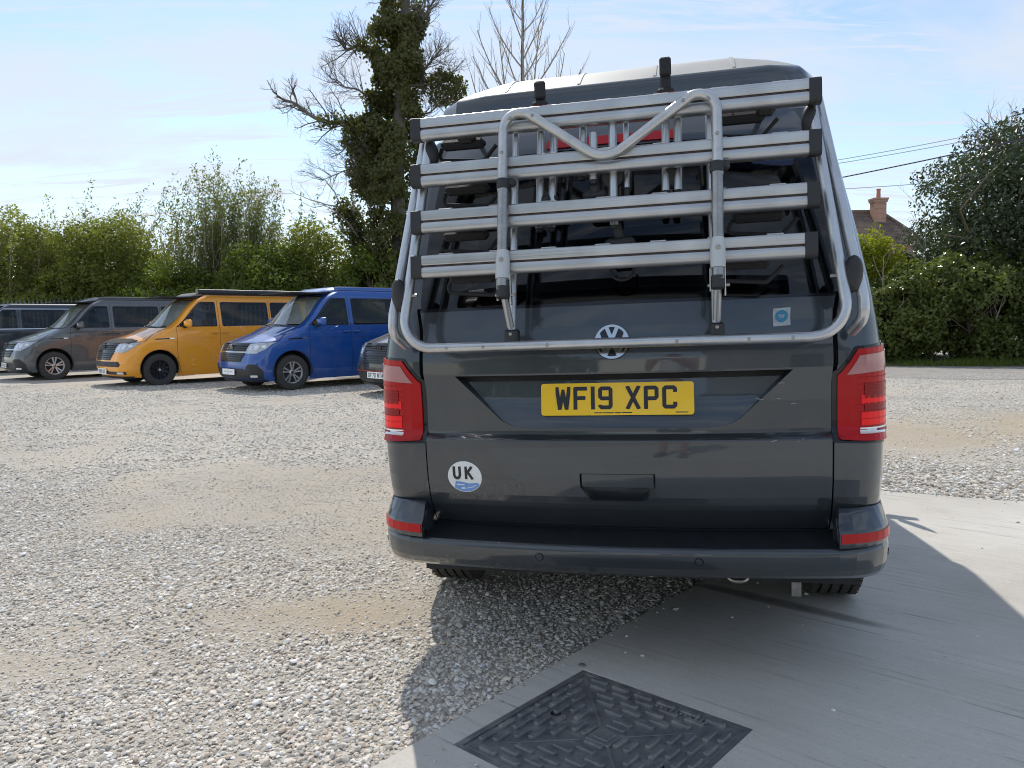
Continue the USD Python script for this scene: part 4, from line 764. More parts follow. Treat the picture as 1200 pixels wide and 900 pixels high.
# bike arms folded away behind the rails, with their clamps
ARMS = [(-.235, -.243, .03, 1.885, 1.545), (-.190, -.201, .03, 1.875, 1.545), (-.089, -.095, .03, 1.885, 1.71), (-.052, -.053, .0, 1.850, 1.69), (.012, .014, .0, 1.88, 1.535), (.185, .182, .03, 1.885, 1.64), (.224, .222, .03, 1.885, 1.64)]
for x0, x1, y, z0, z1 in ARMS:
    a = obj('arm_tube', sweep([(x0, y - .01, z0), (x1, y - .02 - (z0 - z1) * .12, z1)], .0142, 14), AL, rack)
    obj('tube_plug', sweep([(x1, y - .02 - (z0 - z1) * .12, z1 + .004), (x1, y - .021 - (z0 - z1) * .12, z1 - .012)], .0125, 12), BP, a)
def blob(pts, r): return trimesh.convex.convex_hull(np.vstack([trimesh.creation.icosphere(1, r).vertices + p for p in pts]))
obj('arm_clamp', [blob([(-.235, -.01, 1.645), (-.195, -.01, 1.645)], .018), blob([(-.215, -.03, 1.64)], .014)], BP, rack)
obj('arm_clamp', [blob([(.185, -.005, 1.715), (.185, -.005, 1.665), (.222, -.005, 1.715), (.222, -.005, 1.665)], .017)], BP, rack)
obj('arm_clamp', [blob([(-.05, -.01, 1.70), (-.05, -.02, 1.66)], .020), blob([(-.075, -.02, 1.645), (-.025, -.02, 1.645)], .018)], BP, rack)
obj('arm_disc', [sweep([(.010, .01, 1.70), (.010, -.035, 1.697)], .034, 20)], BP, rack)
jw = obj('jaw', [blob([(.02, -.05, 1.535), (.03, -.05, 1.50)], .017), blob([(.00, -.055, 1.475), (.062, -.055, 1.478)], .020)], BP, rack)
obj('jaw_lining', [sweep([(.0, -.077, 1.462), (.03, -.08, 1.468), (.065, -.077, 1.466)], .005, 8)], M['red_plastic'], jw)
obj('loop_strap', sweep(fillet([(.0, -.06, 1.43), (.0, -.07, 1.355), (.075, -.07, 1.355), (.075, -.06, 1.43)], .035), .0055, 8), M['strap'], rack)
obj('support_leg', sweep([(.055, .02, 1.90), (.055, -.02, 1.66)], .010, 10), AL, rack)
# wheel straps, buckles and their red tabs behind the rails
for (x, z, y, sx) in ((-.52, 1.865, .0, 1), (-.50, 1.70, -.04, 1), (-.50, 1.535, -.08, 1), (-.47, 1.385, -.12, 1), (.42, 1.865, .0, -1), (.47, 1.535, -.08, -1), (.42, 1.385, -.12, -1)):
    sp_ = obj('wheel_strap', [bx((x, y + .035, z), (.16, .05, .034), .012), sweep(fillet([(x - .08, y + .04, z - .005), (x - .10, y + .05, z - .045), (x + .07, y + .05, z - .06), (x + .12, y + .04, z - .01)], .02), .007, 8)], M['strap'], rack)
    obj('strap_tab', bx((x + sx * .02, y + .025, z + .004), (.016, .012, .034), .004, rotm(sx * .5, (0, 1, 0))), M['red_plastic'], sp_)
for x, zt, y in ((-.236, 2.050, .02), (.187, 2.082, .02)):
    h = obj('top_strap', [bx((x, y + .012, (1.95 + zt) / 2), (.034, .010, zt - 1.95), .004), bx((x, y + .005, zt - .03), (.038, .022, .06), .006), bx((x, y - .0, 1.965), (.055, .03, .035), .008)], M['strap'], rack)
    obj('buckle', bx((x, y - .012, 1.958), (.075, .02, .012), .004), M['red_plastic'], h)
for s in (-1, 1):   # hooks that hold the frame on the upper edge of the tailgate
    obj('top_hook', [sweep(fillet([(s * .50, fy(1.9), 1.90), (s * .50, .10, 1.93), (s * .50, .18, 1.90)], .03), .010, 8), bx((s * .50, .01, 1.885), (.06, .05, .05), .012)], BP, rack)
# ------------------------------------------------------------------ the row of parked vans
def park(wx, wy, ang, z=-.04):
    """Matrix of a van whose near front wheel stands at (wx, wy), nose turned by ang from straight towards the camera."""
    F = np.array([-math.sin(ang), -math.cos(ang), 0]); R = np.array([F[1], -F[0], 0]); o = np.array([wx, wy, z]) + .90 * R - 3.93 * F
    return basis(o, R, F, np.array([0, 0, 1.]))
GRP = 'vans parked in a row at the back of the yard'
build_van('camper_van', 'bright blue camper van with silver wheels and a white dealer plate', 'paint_blue', park(-4.25, 14.9, math.radians(46)), group=GRP, plate_blank=True)
build_van('camper_van', 'orange camper van with black wheels, black bonnet cover and black roof awning', 'paint_orange', park(-7.50, 16.37, math.radians(46)), face='old', group=GRP, wheel='black', cover='bonnet', plate='SK10 HLK', awning=True, chrome=False, top_mat='black_plastic')
build_van('camper_van', 'mid grey camper van between the navy van and the orange van', 'paint_grey', park(-11.14, 18.72, math.radians(46)), group=GRP, plate='HX70 LUR', top_mat='paint_black')
build_van('camper_van', 'black camper van with a red bumper stripe, half hidden behind the silver bike carrier', 'paint_black', park(-1.10, 13.3, math.radians(46)), group=GRP, plate='GF70 NTA', chrome=False, stripe=True)
build_van('camper_van', 'dark navy van without a raised roof, leftmost, only its roof and side windows in view', 'paint_navy', park(-15.0, 21.1, math.radians(46)), group=GRP, pop=False, chrome_line=True, plate=None)
# ------------------------------------------------------------------ plants
def rs(seed): return np.random.default_rng(seed)
def leaf_mesh(C, N, L, W, rng, droop=0.0):
    """One small folded rhombus per centre; N the way each leaf faces, L and W its length and width."""
    n = len(C); N = N / (np.linalg.norm(N, axis=1, keepdims=True) + 1e-9); a = rng.normal(size=(n, 3)); a[:, 2] -= droop
    a -= N * (a * N).sum(1, keepdims=True); a /= np.linalg.norm(a, axis=1, keepdims=True) + 1e-9; b = np.cross(N, a)
    L, W = np.broadcast_to(L, (n,))[:, None], np.broadcast_to(W, (n,))[:, None]
    v = np.stack([C - a * L * .5, C + b * W * .5 + N * L * .06 - a * L * .05, C + a * L * .5 - N * L * .08, C - b * W * .5 + N * L * .06 - a * L * .05], 1).reshape(-1, 3)
    k = np.arange(n)[:, None] * 4; return tri(v, np.vstack([k + [0, 1, 2], k + [0, 2, 3]]))
def grow(p, d, L, r, level, out, rng, kids=(5, 5, 4), spread=.75, shrink=.62, wob=.18, up=.15, rtip=.35, steps=7, tips=None, start=.25):
    """A limb with its side limbs: polylines with radii go into out, twig ends into tips."""
    pts, q, dd = [np.array(p, float)], np.array(p, float), np.array(d, float) / np.linalg.norm(d)
    for _ in range(steps):
        dd = dd + rng.normal(size=3) * wob * .5 + np.array([0, 0, up * .3]); dd /= np.linalg.norm(dd); q = q + dd * L / steps; pts.append(q.copy())
    pts = np.array(pts); rad = np.linspace(r, r * rtip, len(pts)); out.append((pts, rad, level))
    if level >= len(kids):
        if tips is not None: tips.extend(pts[len(pts) // 2:])
        return
    for k in range(kids[level]):
        t = start + (1 - start) * (k + rng.random()) / kids[level]; i = min(int(t * steps), steps - 1); base = pts[i] + (pts[i + 1] - pts[i]) * (t * steps - i); ax = pts[i + 1] - pts[i]; ax /= np.linalg.norm(ax)
        s = rng.normal(size=3); s -= ax * (s @ ax); s /= np.linalg.norm(s); nd = ax * (1 - spread * .55) + s * spread + np.array([0, 0, up])
        grow(base, nd, L * shrink * (1.15 - .6 * t) * rng.uniform(.75, 1.2), max(rad[i] * .55, .0035), level + 1, out, rng, kids, spread, shrink, wob, up, rtip, max(4, steps - 2), tips, .2)
def wood(out, lev=None, sides=(8, 6, 4, 3, 3)):
    return cat_([sweep(p, r, sides[min(l, 4)], caps=False) for p, r, l in out if lev is None or l in lev])
M['bark_grey'] = plain('bark_grey', (0.11, 0.10, 0.085), 0.9, vary=0.4, scale=3, bump=0.6, bscale=25)
M['bark_brown'] = plain('bark_brown', (0.10, 0.075, 0.05), 0.9, vary=0.35, scale=4, bump=0.5, bscale=25)
M['twig'] = plain('twig', (0.30, 0.26, 0.22), 0.85, vary=0.25)
M['leaf_fresh'] = leafmat('leaf_fresh', (.17, .19, .04), (.42, .43, .11), .45, .6)
M['leaf_yellow'] = leafmat('leaf_yellow', (.22, .24, .02), (.55, .55, .045), .45, .6)
M['leaf_willow'] = leafmat('leaf_willow', (.14, .16, .05), (.34, .36, .13), .5, .55)
M['leaf_mid'] = leafmat('leaf_mid', (.11, .15, .026), (.32, .36, .06), .42, .55)
M['leaf_ivy'] = leafmat('leaf_ivy', (.075, .085, .028), (.36, .35, .11), .36, .5)
M['leaf_holly'] = leafmat('leaf_holly', (.04, .06, .026), (.15, .175, .07), .30, .3)
M['leaf_bramble'] = leafmat('leaf_bramble', (.09, .12, .03), (.44, .47, .14), .28, .48)
M['grass'] = leafmat('grass', (.11, .16, .022), (.34, .38, .09), .6, .5)
def crown_points(c, rad, n, rng, hollow=.55, gap=.40, rough=.42, fs=1.0, floor=None, seed=0):
    """Leaf places in an uneven crown: more of them outside, none in the gaps that the noise leaves."""
    P = []; have = 0
    while have < n:
        d = rng.normal(size=(n, 3)); d /= np.linalg.norm(d, axis=1, keepdims=True)
        R = 1 + rough * 2 * (meshkit.fbm(d * 1.9 + 7.3 + seed, 4, seed) - .5) + .22 * (meshkit.noise(d * 6 + seed, seed + 3) - .5)
        u = hollow + (1 - hollow) * rng.random(n) ** .6; u = np.where(rng.random(n) < .12, rng.random(n), u)
        p = c + d * (u * R)[:, None] * rad
        keep = meshkit.fbm(p * fs * 1.1 + seed, 3, seed + 11) > gap - .10 * rng.random(n)
        if floor is not None: keep &= p[:, 2] > floor
        P.append(p[keep]); have += keep.sum()
    return np.vstack(P)[:n]
def bush(name, label, cat, c, rad, n, leaf, size, mat_, group=None, seed=0, stems=4, **kw):
    """c: where it stands on the ground; rad: half sizes of its crown."""
    rng = rs(seed + 100); c = np.array(c, float); rad = np.array(rad, float); cen = np.array([0, 0, rad[2] * .92])
    t = thing(name, label, cat, group, loc=c)
    P = crown_points(cen, rad, n, rng, floor=.0, seed=seed, **kw); N = (P - cen) / rad + rng.normal(size=P.shape) * .9 + [0, 0, .35]
    s = size * rng.uniform(.6, 1.35, len(P)); obj(leaf, leaf_mesh(P, N, s, s * .62, rng, .3), mat_, t, smooth=False)
    for k in range(stems):
        o = []; a = rng.uniform(0, 6.28); grow((math.cos(a) * .15, math.sin(a) * .15, -.05), (math.cos(a) * .35, math.sin(a) * .35, 1), rad[2] * 1.5, .035 + .012 * rad[2], 0, o, rng, kids=(4, 3), up=.1); obj('stem', wood(o), M['bark_brown'], t)
    return t
def willow(name, label, c, w, h, nst, mat_, group=None, seed=0, lean=.16, leafn=90, size=.10):
    rng = rs(seed + 500); t = thing(name, label, 'tree', group, loc=c); LP, LN = [], []
    allo = []
    for k in range(nst):
        x = rng.uniform(-w, w) * .75; y = rng.uniform(-.8, .8); hh = h * rng.uniform(.62, 1.0) * (1 - .28 * abs(x / w) ** 2); o, tips = [], []
        grow((x * .6, y, -.05), (x * .10 / max(h, 1) * 3, y * .05, 1), hh, .02 + .006 * rng.random(), 0, o, rng, kids=(9,), spread=.38, shrink=.24, wob=.07, up=.05, rtip=.15, steps=9, tips=None, start=.30)
        for p, r, l in o:
            b = (np.maximum(p[:, 2], 0) / h) ** 2.2 * lean * h; p[:, 0] += b; p[:, 1] += b * .2
        allo.append(o)
        for p, r, l in o:
            m = leafn if l == 0 else leafn // 6
            tt = rng.beta(2.2, 1.5, m) if l == 0 else rng.random(m); i = np.clip((tt * (len(p) - 1)).astype(int), 0, len(p) - 2); f = tt * (len(p) - 1) - i
            q = p[i] + (p[i + 1] - p[i]) * f[:, None] + rng.normal(size=(m, 3)) * .07; LP.append(q); LN.append(rng.normal(size=(m, 3)) + [0, -.4, .2])
    for o in allo: obj('stem', wood(o), M['twig'], t)
    LP, LN = np.vstack(LP), np.vstack(LN); s = size * rng.uniform(.6, 1.3, len(LP)); obj('foliage', leaf_mesh(LP, LN, s, s * .36, rng, -1.2), mat_, t, smooth=False)
    return t
def X(px, d): return (px - 600) / 900 * d
def Z(py, d): return (378 - py) / 900 * d + CAM_H
HG = 'bushes and trees behind the parked vans'
G0 = -.05
bush('leafy_bush', 'broad yellow-green bush at the left edge behind the navy van', 'bush', (X(20, 30), 30, G0), (3.3, 2.4, 2.9), 40000, 'foliage', .13, M['leaf_fresh'], HG, 1, gap=.42)
bush('leafy_bush', 'rounded sunlit bush behind the roof of the grey parked van', 'bush', (X(128, 29), 29, G0), (2.7, 2.2, 2.75), 38000, 'foliage', .125, M['leaf_fresh'], HG, 2, gap=.42)
bush('leafy_bush', 'low dark green bush behind the orange van, left of the thin upright stems', 'bush', (X(212, 27.5), 27.5, G0), (2.2, 1.8, 1.85), 13000, 'foliage', .14, M['leaf_mid'], HG, 3, gap=.44)
bush('leafy_bush', 'dense mid green bush directly above the blue van windscreen', 'bush', (X(322, 27), 27, G0), (2.0, 1.8, 2.15), 24000, 'foliage', .115, M['leaf_mid'], HG, 4, gap=.43)
bush('leafy_bush', 'fresh green bush left of the ivy covered stump', 'bush', (X(378, 28), 28, G0), (1.9, 1.8, 2.55), 24000, 'foliage', .12, M['leaf_fresh'], HG, 5, gap=.43)
bush('leafy_bush', 'dark green bush at the foot of the tall ivy covered tree', 'bush', (X(440, 26.5), 26.5, G0), (1.9, 1.6, 1.95), 14000, 'foliage', .13, M['leaf_mid'], HG, 6, gap=.42)
willow('willow', 'thin wispy willow with sparse leaves rising behind the leftmost bushes', (X(150, 32), 32, G0), 2.9, Z(212, 32), 46, M['leaf_willow'], HG, 11, lean=.12, leafn=90, size=.14)
willow('willow', 'tall upright willow of many slender leafy stems behind the orange and blue vans', (X(262, 29), 29, G0), 2.9, Z(203, 29) + .3, 90, M['leaf_willow'], HG, 12, lean=.06, leafn=170, size=.12)
willow('willow', 'slender pale stems right of the tall upright willow', (X(335, 30), 30, G0), 1.9, Z(228, 30), 34, M['leaf_willow'], HG, 13, lean=.08, leafn=110, size=.14)
bush('leafy_bush', 'dull green undergrowth behind the palisade fence', 'bush', (X(70, 27.5), 27.5, G0), (4.2, 1.1, 1.35), 16000, 'foliage', .13, M['leaf_fresh'], HG, 7, gap=.42)
bush('leafy_bush', 'undergrowth between the fence and the bushes above the orange van roof', 'bush', (X(250, 26.5), 26.5, G0), (4.0, 1.0, 1.35), 14000, 'foliage', .13, M['leaf_mid'], HG, 8, gap=.42)

willow('willow', 'feathery young willow shoots rising out of the bush at the left edge', (X(52, 29), 29, G0), 3.2, Z(238, 29), 40, M['leaf_fresh'], HG, 14, lean=.10, leafn=110, size=.12)
# the tall half-dead tree under ivy
IV = rs(77); D1 = 27.0
ivy = thing('ivy_covered_tree', 'tall half-dead tree wrapped in dark ivy with bare grey branches reaching left', 'tree', loc=(X(470, D1), D1, G0))
trunk_pts = np.array([(-.1, 0, -.1), (.0, 0, 2.0), (.05, .1, 4.0), (.0, .1, 6.0), (.12, .1, 8.0), (.25, .0, 10.0), (.45, .0, 12.2), (.55, .1, 14.5)]) + [0, 0, 0]
tp = np.array([np.interp(np.linspace(0, 7, 36), range(8), trunk_pts[:, k]) for k in range(3)]).T
obj('trunk', sweep(tp, np.linspace(.34, .12, 36), 10), M['bark_grey'], ivy)
def lp(px, py): return np.array([X(px, D1) - X(470, D1), 0, Z(py, D1) - G0])
LIMBS = [([lp(462, 170), lp(436, 150), lp(412, 146), lp(388, 145), lp(366, 134), lp(350, 120), lp(330, 112)], .11), ([lp(462, 95), lp(448, 72), lp(432, 62), lp(415, 63), lp(408, 52)], .10), ([lp(468, 190), lp(445, 178), lp(420, 170), lp(395, 185)], .05), ([lp(466, 130), lp(440, 118), lp(418, 112), lp(400, 100)], .05),
         ([lp(478, 60), lp(500, 45), lp(520, 22)], .07), ([lp(476, 100), lp(505, 92), lp(525, 72)], .06), ([lp(474, 30), lp(455, 5), lp(440, -25)], .07), ([lp(465, 200), lp(440, 192), lp(415, 205), lp(388, 218)], .035), ([lp(475, 110), lp(515, 105), lp(540, 95)], .05), ([lp(470, 150), lp(505, 140), lp(530, 128)], .05)]
for li, (pts, r) in enumerate(LIMBS):
    pts = np.array(pts); pts[:, 1] += np.linspace(0, IV.uniform(-.8, .8), len(pts)); s = np.linspace(0, len(pts) - 1, 14); q = np.array([np.interp(s, range(len(pts)), pts[:, k]) for k in range(3)]).T + IV.normal(size=(14, 3)) * .03
    o = [(q, np.linspace(r, r * .3, 14), 1)]
    for k in range(26):
        t = .30 + .70 * (k + IV.random()) / 26; i = min(int(t * 13), 12); ax = q[i + 1] - q[i]; ax /= np.linalg.norm(ax); sd = IV.normal(size=3) * [1, .8, 1]; sd -= ax * (sd @ ax); sd /= np.linalg.norm(sd)
        grow(q[i], ax * .75 + sd * .8 + [0, 0, .25], IV.uniform(.55, 1.35) * (1.25 - .5 * t), max(.012, r * .25), 2, o, IV, kids=(0, 0, 5, 4), spread=.7, shrink=.55, wob=.3, up=.12, rtip=.4, steps=6)
    obj('branch', wood(o, sides=(8, 7, 4, 3, 3)), M['bark_grey'], ivy)
# ivy: sleeves of leaves round the trunk and the lower limbs, ragged outside
IP, IN = [], []
prof = [(0, .8), (2, .85), (4, .85), (5.5, .95), (6.6, 1.2), (7.6, 1.1), (8.6, .85), (9.6, .8), (10.5, .8), (11.5, .75), (13, .85), (14.6, .6)]
nI = 95000; zz = IV.uniform(.2, 14.8, nI); ang = IV.uniform(0, 2 * np.pi, nI)
nz = meshkit.fbm(np.column_stack([np.cos(ang) * 1.3 + 5, np.sin(ang) * 1.3 + 5, zz * 1.0]), 4, 41)
rr = np.interp(zz, *zip(*prof)) * (.48 + 1.2 * nz) * (.50 + .62 * IV.random(nI) ** .7); tx, ty = np.interp(zz, tp[:, 2], tp[:, 0]), np.interp(zz, tp[:, 2], tp[:, 1])
p = np.column_stack([tx + np.cos(ang) * rr - .12, ty + np.sin(ang) * rr, zz]); keep = meshkit.fbm(p * 1.5, 3, 5) > .465; p = p[keep]
IP.append(p); IN.append(np.column_stack([np.cos(ang), np.sin(ang), np.full(nI, .3)])[keep] + IV.normal(size=p.shape) * .7)
for pts, r in LIMBS[:5]:
    pts = np.array(pts); m = 900; t = IV.random(m) ** 1.5 * (.55 if r > .06 else .35) * (len(pts) - 1); q = np.array([np.interp(t, range(len(pts)), pts[:, k]) for k in range(3)]).T + IV.normal(size=(m, 3)) * .15; IP.append(q); IN.append(IV.normal(size=(m, 3)) + [0, 0, .4])
for cx, cz, rx, rz, m in ((1.75, Z(112, D1) + .1, .75, .6, 1700), (-1.0, 7.6, .9, .8, 3500), (-.9, 6.4, .8, .9, 3500)):
    q = crown_points(np.array([cx, 0, cz]), np.array([rx, .7, rz]), m, IV, gap=.42, seed=int(cz * 10)); IP.append(q); IN.append(IV.normal(size=q.shape) + [0, 0, .4])
IP, IN = np.vstack(IP), np.vstack(IN); s = .105 * IV.uniform(.6, 1.4, len(IP)); obj('ivy', leaf_mesh(IP, IN, s, s * .8, IV, .8), M['leaf_ivy'], ivy, smooth=False)

# short broken trunk under ivy, with bare twigs
D2 = 27.5; st_ = thing('ivy_covered_stump', 'short leaning broken trunk wrapped in ivy, bare twigs at its top', 'tree', HG, loc=(X(437, D2), D2, G0)); SV = rs(88)
q = np.array([(.1, 0, 0), (.0, 0, 1.6), (-.12, 0, 2.8), (-.30, 0, 4.0), (-.55, 0, 4.9), (-.9, 0, 5.4)]); obj('trunk', sweep(q, [.2, .17, .15, .13, .10, .06], 8), M['bark_grey'], st_)
m = 5200; t = SV.random(m) * 5; P = np.array([np.interp(t, range(6), q[:, k]) for k in range(3)]).T + SV.normal(size=(m, 3)) * [.22, .22, .2]; s = .12 * SV.uniform(.6, 1.3, m); obj('ivy', leaf_mesh(P, SV.normal(size=(m, 3)) + [0, 0, .4], s, s * .8, SV, .6), M['leaf_ivy'], st_, smooth=False)
for k in range(9):
    o = []; grow(q[2 + k % 4], (SV.uniform(-1.2, .3), SV.uniform(-.4, .4), SV.uniform(.1, .7)), SV.uniform(1.2, 2.5), .03, 1, o, SV, kids=(0, 6, 5), spread=.8, shrink=.5, wob=.3, up=.15); obj('branch', wood(o), M['twig'], st_)

# the bare tree seen over the van roof
D3 = 30.0; bt = thing('bare_tree', 'leafless young tree with rising twigs seen above the grey van roof', 'tree', loc=(X(617, D3), D3, G0)); BV_ = rs(91)
q = np.array([(0, 0, 0), (.03, 0, 4), (.0, 0, 8), (-.03, 0, 11), (.05, 0, 14.6)]); s = np.linspace(0, 4, 24); q = np.array([np.interp(s, range(5), q[:, k]) for k in range(3)]).T; obj('trunk', sweep(q, np.linspace(.17, .025, 24), 8), M['bark_brown'], bt)
for k in range(27):
    zb = 5.0 + 9.0 * (k + BV_.random()) / 27; a = k * 2.4; o = []; L = np.interp(zb, [5, 7.5, 10, 14.2], [4.6, 4.4, 3.0, 1.0])
    grow((0, 0, zb), (math.cos(a) * .75, math.sin(a) * .75, .75), L, .010 + .010 * L, 1, o, BV_, kids=(0, 8, 5), spread=.55, shrink=.36, wob=.08, up=.32, rtip=.3, steps=8)
    obj('branch', wood(o, sides=(6, 5, 3, 3)), M['twig'], bt)

for k, (x, y, rx, rz, c_) in enumerate(((-25.5, 31.0, 3.6, 2.7, 'leaf_mid'), (-31.5, 32.5, 3.6, 3.1, 'leaf_fresh'), (-2.2, 29.5, 2.6, 2.3, 'leaf_mid'), (2.2, 30.5, 2.8, 2.6, 'leaf_fresh'), (6.2, 28.5, 2.4, 2.0, 'leaf_mid'), (22.5, 22.0, 3.4, 3.0, 'leaf_bramble'))):
    bush('leafy_bush', ('dark bush far beyond the left edge of the photograph', 'light bush furthest beyond the left edge of the photograph', 'bush hidden behind the left half of the grey van', 'pale bush hidden behind the middle of the grey van', 'bush hidden behind the right half of the grey van', 'bramble beyond the evergreen tree, outside the right edge')[k], 'bush', (x, y, G0), (rx, 2.0, rz), 9000, 'foliage', .2, M[c_], 'hedge that goes on behind the van and beyond the frame', 40 + k)
# right: evergreen tree, brambles, yellow-green shrub
DR = 23.0
hl = thing('evergreen_tree', 'large dark glossy evergreen tree at the right edge', 'tree', loc=(16.0, DR, G0)); HV = rs(95)
for k in range(4):
    o = []; a = k * 1.6; grow((math.cos(a) * .3, math.sin(a) * .3, -.1), (math.cos(a) * .25, math.sin(a) * .25, 1), 6.4, .15, 0, o, HV, kids=(6, 4), up=.15); obj('trunk', wood(o), M['bark_brown'], hl)
HP = np.vstack([crown_points(np.array([0, 0, 3.9]), np.array([3.9, 3.0, 3.5]), 48000, HV, gap=.42, rough=.22, hollow=.62, seed=61), crown_points(np.array([-1.6, -.8, 3.2]), np.array([2.4, 1.8, 2.8]), 20000, HV, gap=.44, seed=62), crown_points(np.array([1.3, -.6, 5.6]), np.array([2.3, 1.8, 1.7]), 13000, HV, gap=.42, seed=63)])
s = .13 * HV.uniform(.6, 1.3, len(HP)); obj('foliage', leaf_mesh(HP, (HP - [0, 0, 3.5]) * .4 + HV.normal(size=HP.shape), s, s * .55, HV, .2), M['leaf_holly'], hl, smooth=False)
for k in range(26):
    a = HV.uniform(0, 6.28); o = []; grow((math.cos(a) * 2.0, math.sin(a) * 1.4, 6.2 + HV.uniform(-.4, .5)), (math.cos(a) * .5, 0, 1), HV.uniform(.7, 1.3), .012, 1, o, HV, kids=(0, 4), up=.2); obj('top_shoot', wood(o), M['twig'], hl)
RG = 'shrubs along the right hand verge'
bush('yellow_shrub', 'bright yellow-green shrub between the grey van and the house roof', 'shrub', (10.35, 23.0, G0), (1.15, 1.1, 2.2), 12000, 'foliage', .13, M['leaf_yellow'], RG, 21, gap=.43)
bush('bramble', 'dark bramble mass below the yellow-green shrub', 'shrub', (10.9, 21.2, G0), (1.7, 1.1, 1.4), 15000, 'foliage', .115, M['leaf_bramble'], RG, 22, gap=.45, rough=.7, hollow=.5)
bush('bramble', 'bramble bush with pale leaves in front of the evergreen tree', 'shrub', (12.7, 20.9, G0), (1.7, 1.2, 1.55), 17000, 'foliage', .13, M['leaf_bramble'], RG, 23, gap=.45, rough=.7, hollow=.5)
bush('bramble', 'dark bramble bush at the right edge under the evergreen tree', 'shrub', (15.0, 20.2, G0), (1.9, 1.2, 1.7), 16000, 'foliage', .11, M['leaf_bramble'], RG, 24, gap=.45, rough=.7, hollow=.5)
bush('bramble', 'hedge shrub half hidden behind the right side of the grey van', 'shrub', (7.6, 22.6, G0), (2.2, 1.2, 1.5), 12000, 'foliage', .13, M['leaf_bramble'], RG, 25, gap=.43)
bush('bramble', 'tangled shrub in the shade between the yellow shrub and the evergreen tree', 'shrub', (12.3, 24.2, G0), (1.9, 1.2, 1.75), 12000, 'foliage', .13, M['leaf_holly'], RG, 26, gap=.43)
for k, (x, y, seed) in enumerate(((10.6, 21.6, 1), (11.9, 22.6, 2), (12.9, 20.4, 3), (14.1, 20.0, 4), (11.4, 20.9, 5))):
    V_ = rs(300 + seed); t = thing('bare_sapling', ('thin bare sapling by the yellow-green shrub', 'thin bare sapling in front of the house roof', 'arching dry stem leaning over the verge', 'dry twiggy stem at the right among the brambles', 'small dry sapling among the dark brambles')[k], 'sapling', RG, loc=(x, y, G0)); o = []
    grow((0, 0, 0), (V_.uniform(-.3, .3), V_.uniform(-.3, 0), 1), (3.2, 4.4, 2.2, 2.4, 2.6)[k], .022, 0, o, V_, kids=(7, 4), spread=.6, shrink=.4, wob=.15, up=.2); obj('stem', wood(o), M['twig'], t)
# verge of rough grass and the cut edge of the far track
VD = np.array([.944, -.330]); VN = np.array([.330, .944])
GV = rs(55); n = 26000; a, b = GV.uniform(-9, 13, n), GV.random(n) ** .8 * 1.5; base = np.array([9.73, 19.9]) + a[:, None] * VD + b[:, None] * VN
ok = meshkit.fbm(np.column_stack([base * 1.3, np.zeros(n)]), 3, 8) > .36; base = base[ok]; n = len(base); hgt = GV.uniform(.07, .26, n) * (.6 + .5 * meshkit.noise(np.column_stack([base * .9, np.zeros(n)]), 3)); d = GV.normal(size=(n, 2)) * .35
zb = gravel_z(base[:, 0], base[:, 1]); w = np.column_stack([GV.normal(size=n), GV.normal(size=n), np.zeros(n)]); w /= np.linalg.norm(w, axis=1, keepdims=True); B = np.column_stack([base, zb]); T = B + np.column_stack([d * hgt[:, None], hgt])
v = np.stack([B - w * .012, B + w * .012, T], 1).reshape(-1, 3); obj('verge_grass', tri(v, np.arange(3 * n).reshape(-1, 3)), M['grass'], kind='stuff', label='rough green grass along the foot of the right hand hedge', cat='grass', smooth=False)
M['verge_soil'] = plain('verge_soil', (.095, .085, .050), 0.95, vary=0.35, scale=1.5, bump=.6, bscale=12)
vp = Polygon([np.array([9.73, 19.9]) + VD * s_ + VN * t_ for s_, t_ in ((-9.5, .1), (14, .1), (14, 6), (-9.5, 6))])
struct('verge', patch(vp, lambda x, y: (np.stack([x, y, gravel_z(x, y) + .012 + .05 * np.clip((np.stack([x, y], -1) - [9.73, 19.9]) @ VN, 0, 1)], -1), np.tile([0., 0, 1], (len(x), 1))), 0, .1, .8, .8), M['verge_soil'])
M['track_grit'] = plain('track_grit', (.285, .265, .24), 0.95, vary=0.22, scale=2.2, bump=.8, bscale=40)
tp_ = Polygon([np.array([9.73, 19.9]) + VD * s_ + VN * t_ for s_, t_ in ((-8, .12), (14, .12), (14, -4.1), (6, -4.5), (1, -4.3), (-3, -4.4), (-8, -4.2))])
tpj = shapely.transform(dense(tp_, .3), lambda c: c + (meshkit.noise(np.column_stack([c * 1.1, np.zeros(len(c))]), 4)[:, None] - .5) * .5)
struct('track', patch(tpj, lambda x, y: (np.stack([x, y, gravel_z(x, y) + .006], -1), np.tile([0., 0, 1], (len(x), 1))), 0, .02, .6, .6), M['track_grit'])
# ------------------------------------------------------------------ palisade fence behind the parked vans
M['fence_steel'] = plain('fence_steel', (.10, .11, .105), .55, .6, vary=.3, scale=4)
fa, fb = np.array([X(-40, 25.5), 25.9]), np.array([-6.0, 24.3]); fl = np.linalg.norm(fb - fa); fd = (fb - fa) / fl
fen = thing('palisade_fence', 'grey steel palisade fence with pointed pales behind the leftmost parked vans', 'fence', loc=(*fa, G0), rz=math.atan2(fd[1], fd[0]))
PALE = Polygon([(-.034, 0), (.034, 0), (.034, 2.12), (.022, 2.18), (.012, 2.15), (0, 2.27), (-.012, 2.15), (-.022, 2.18), (-.034, 2.12)])
pale = prism(PALE, .006, frame((0, 0, 0), (1, 0, 0), (0, 0, 1)))
for k in range(int(fl / .155)):
    m = pale.copy(); m.apply_translation((k * .155, 0, 0)); obj('pale', m, M['fence_steel'], fen, smooth=False)
for z in (.45, 1.75): obj('fence_rail', bx((fl / 2, .03, z), (fl, .04, .05)), M['fence_steel'], fen)
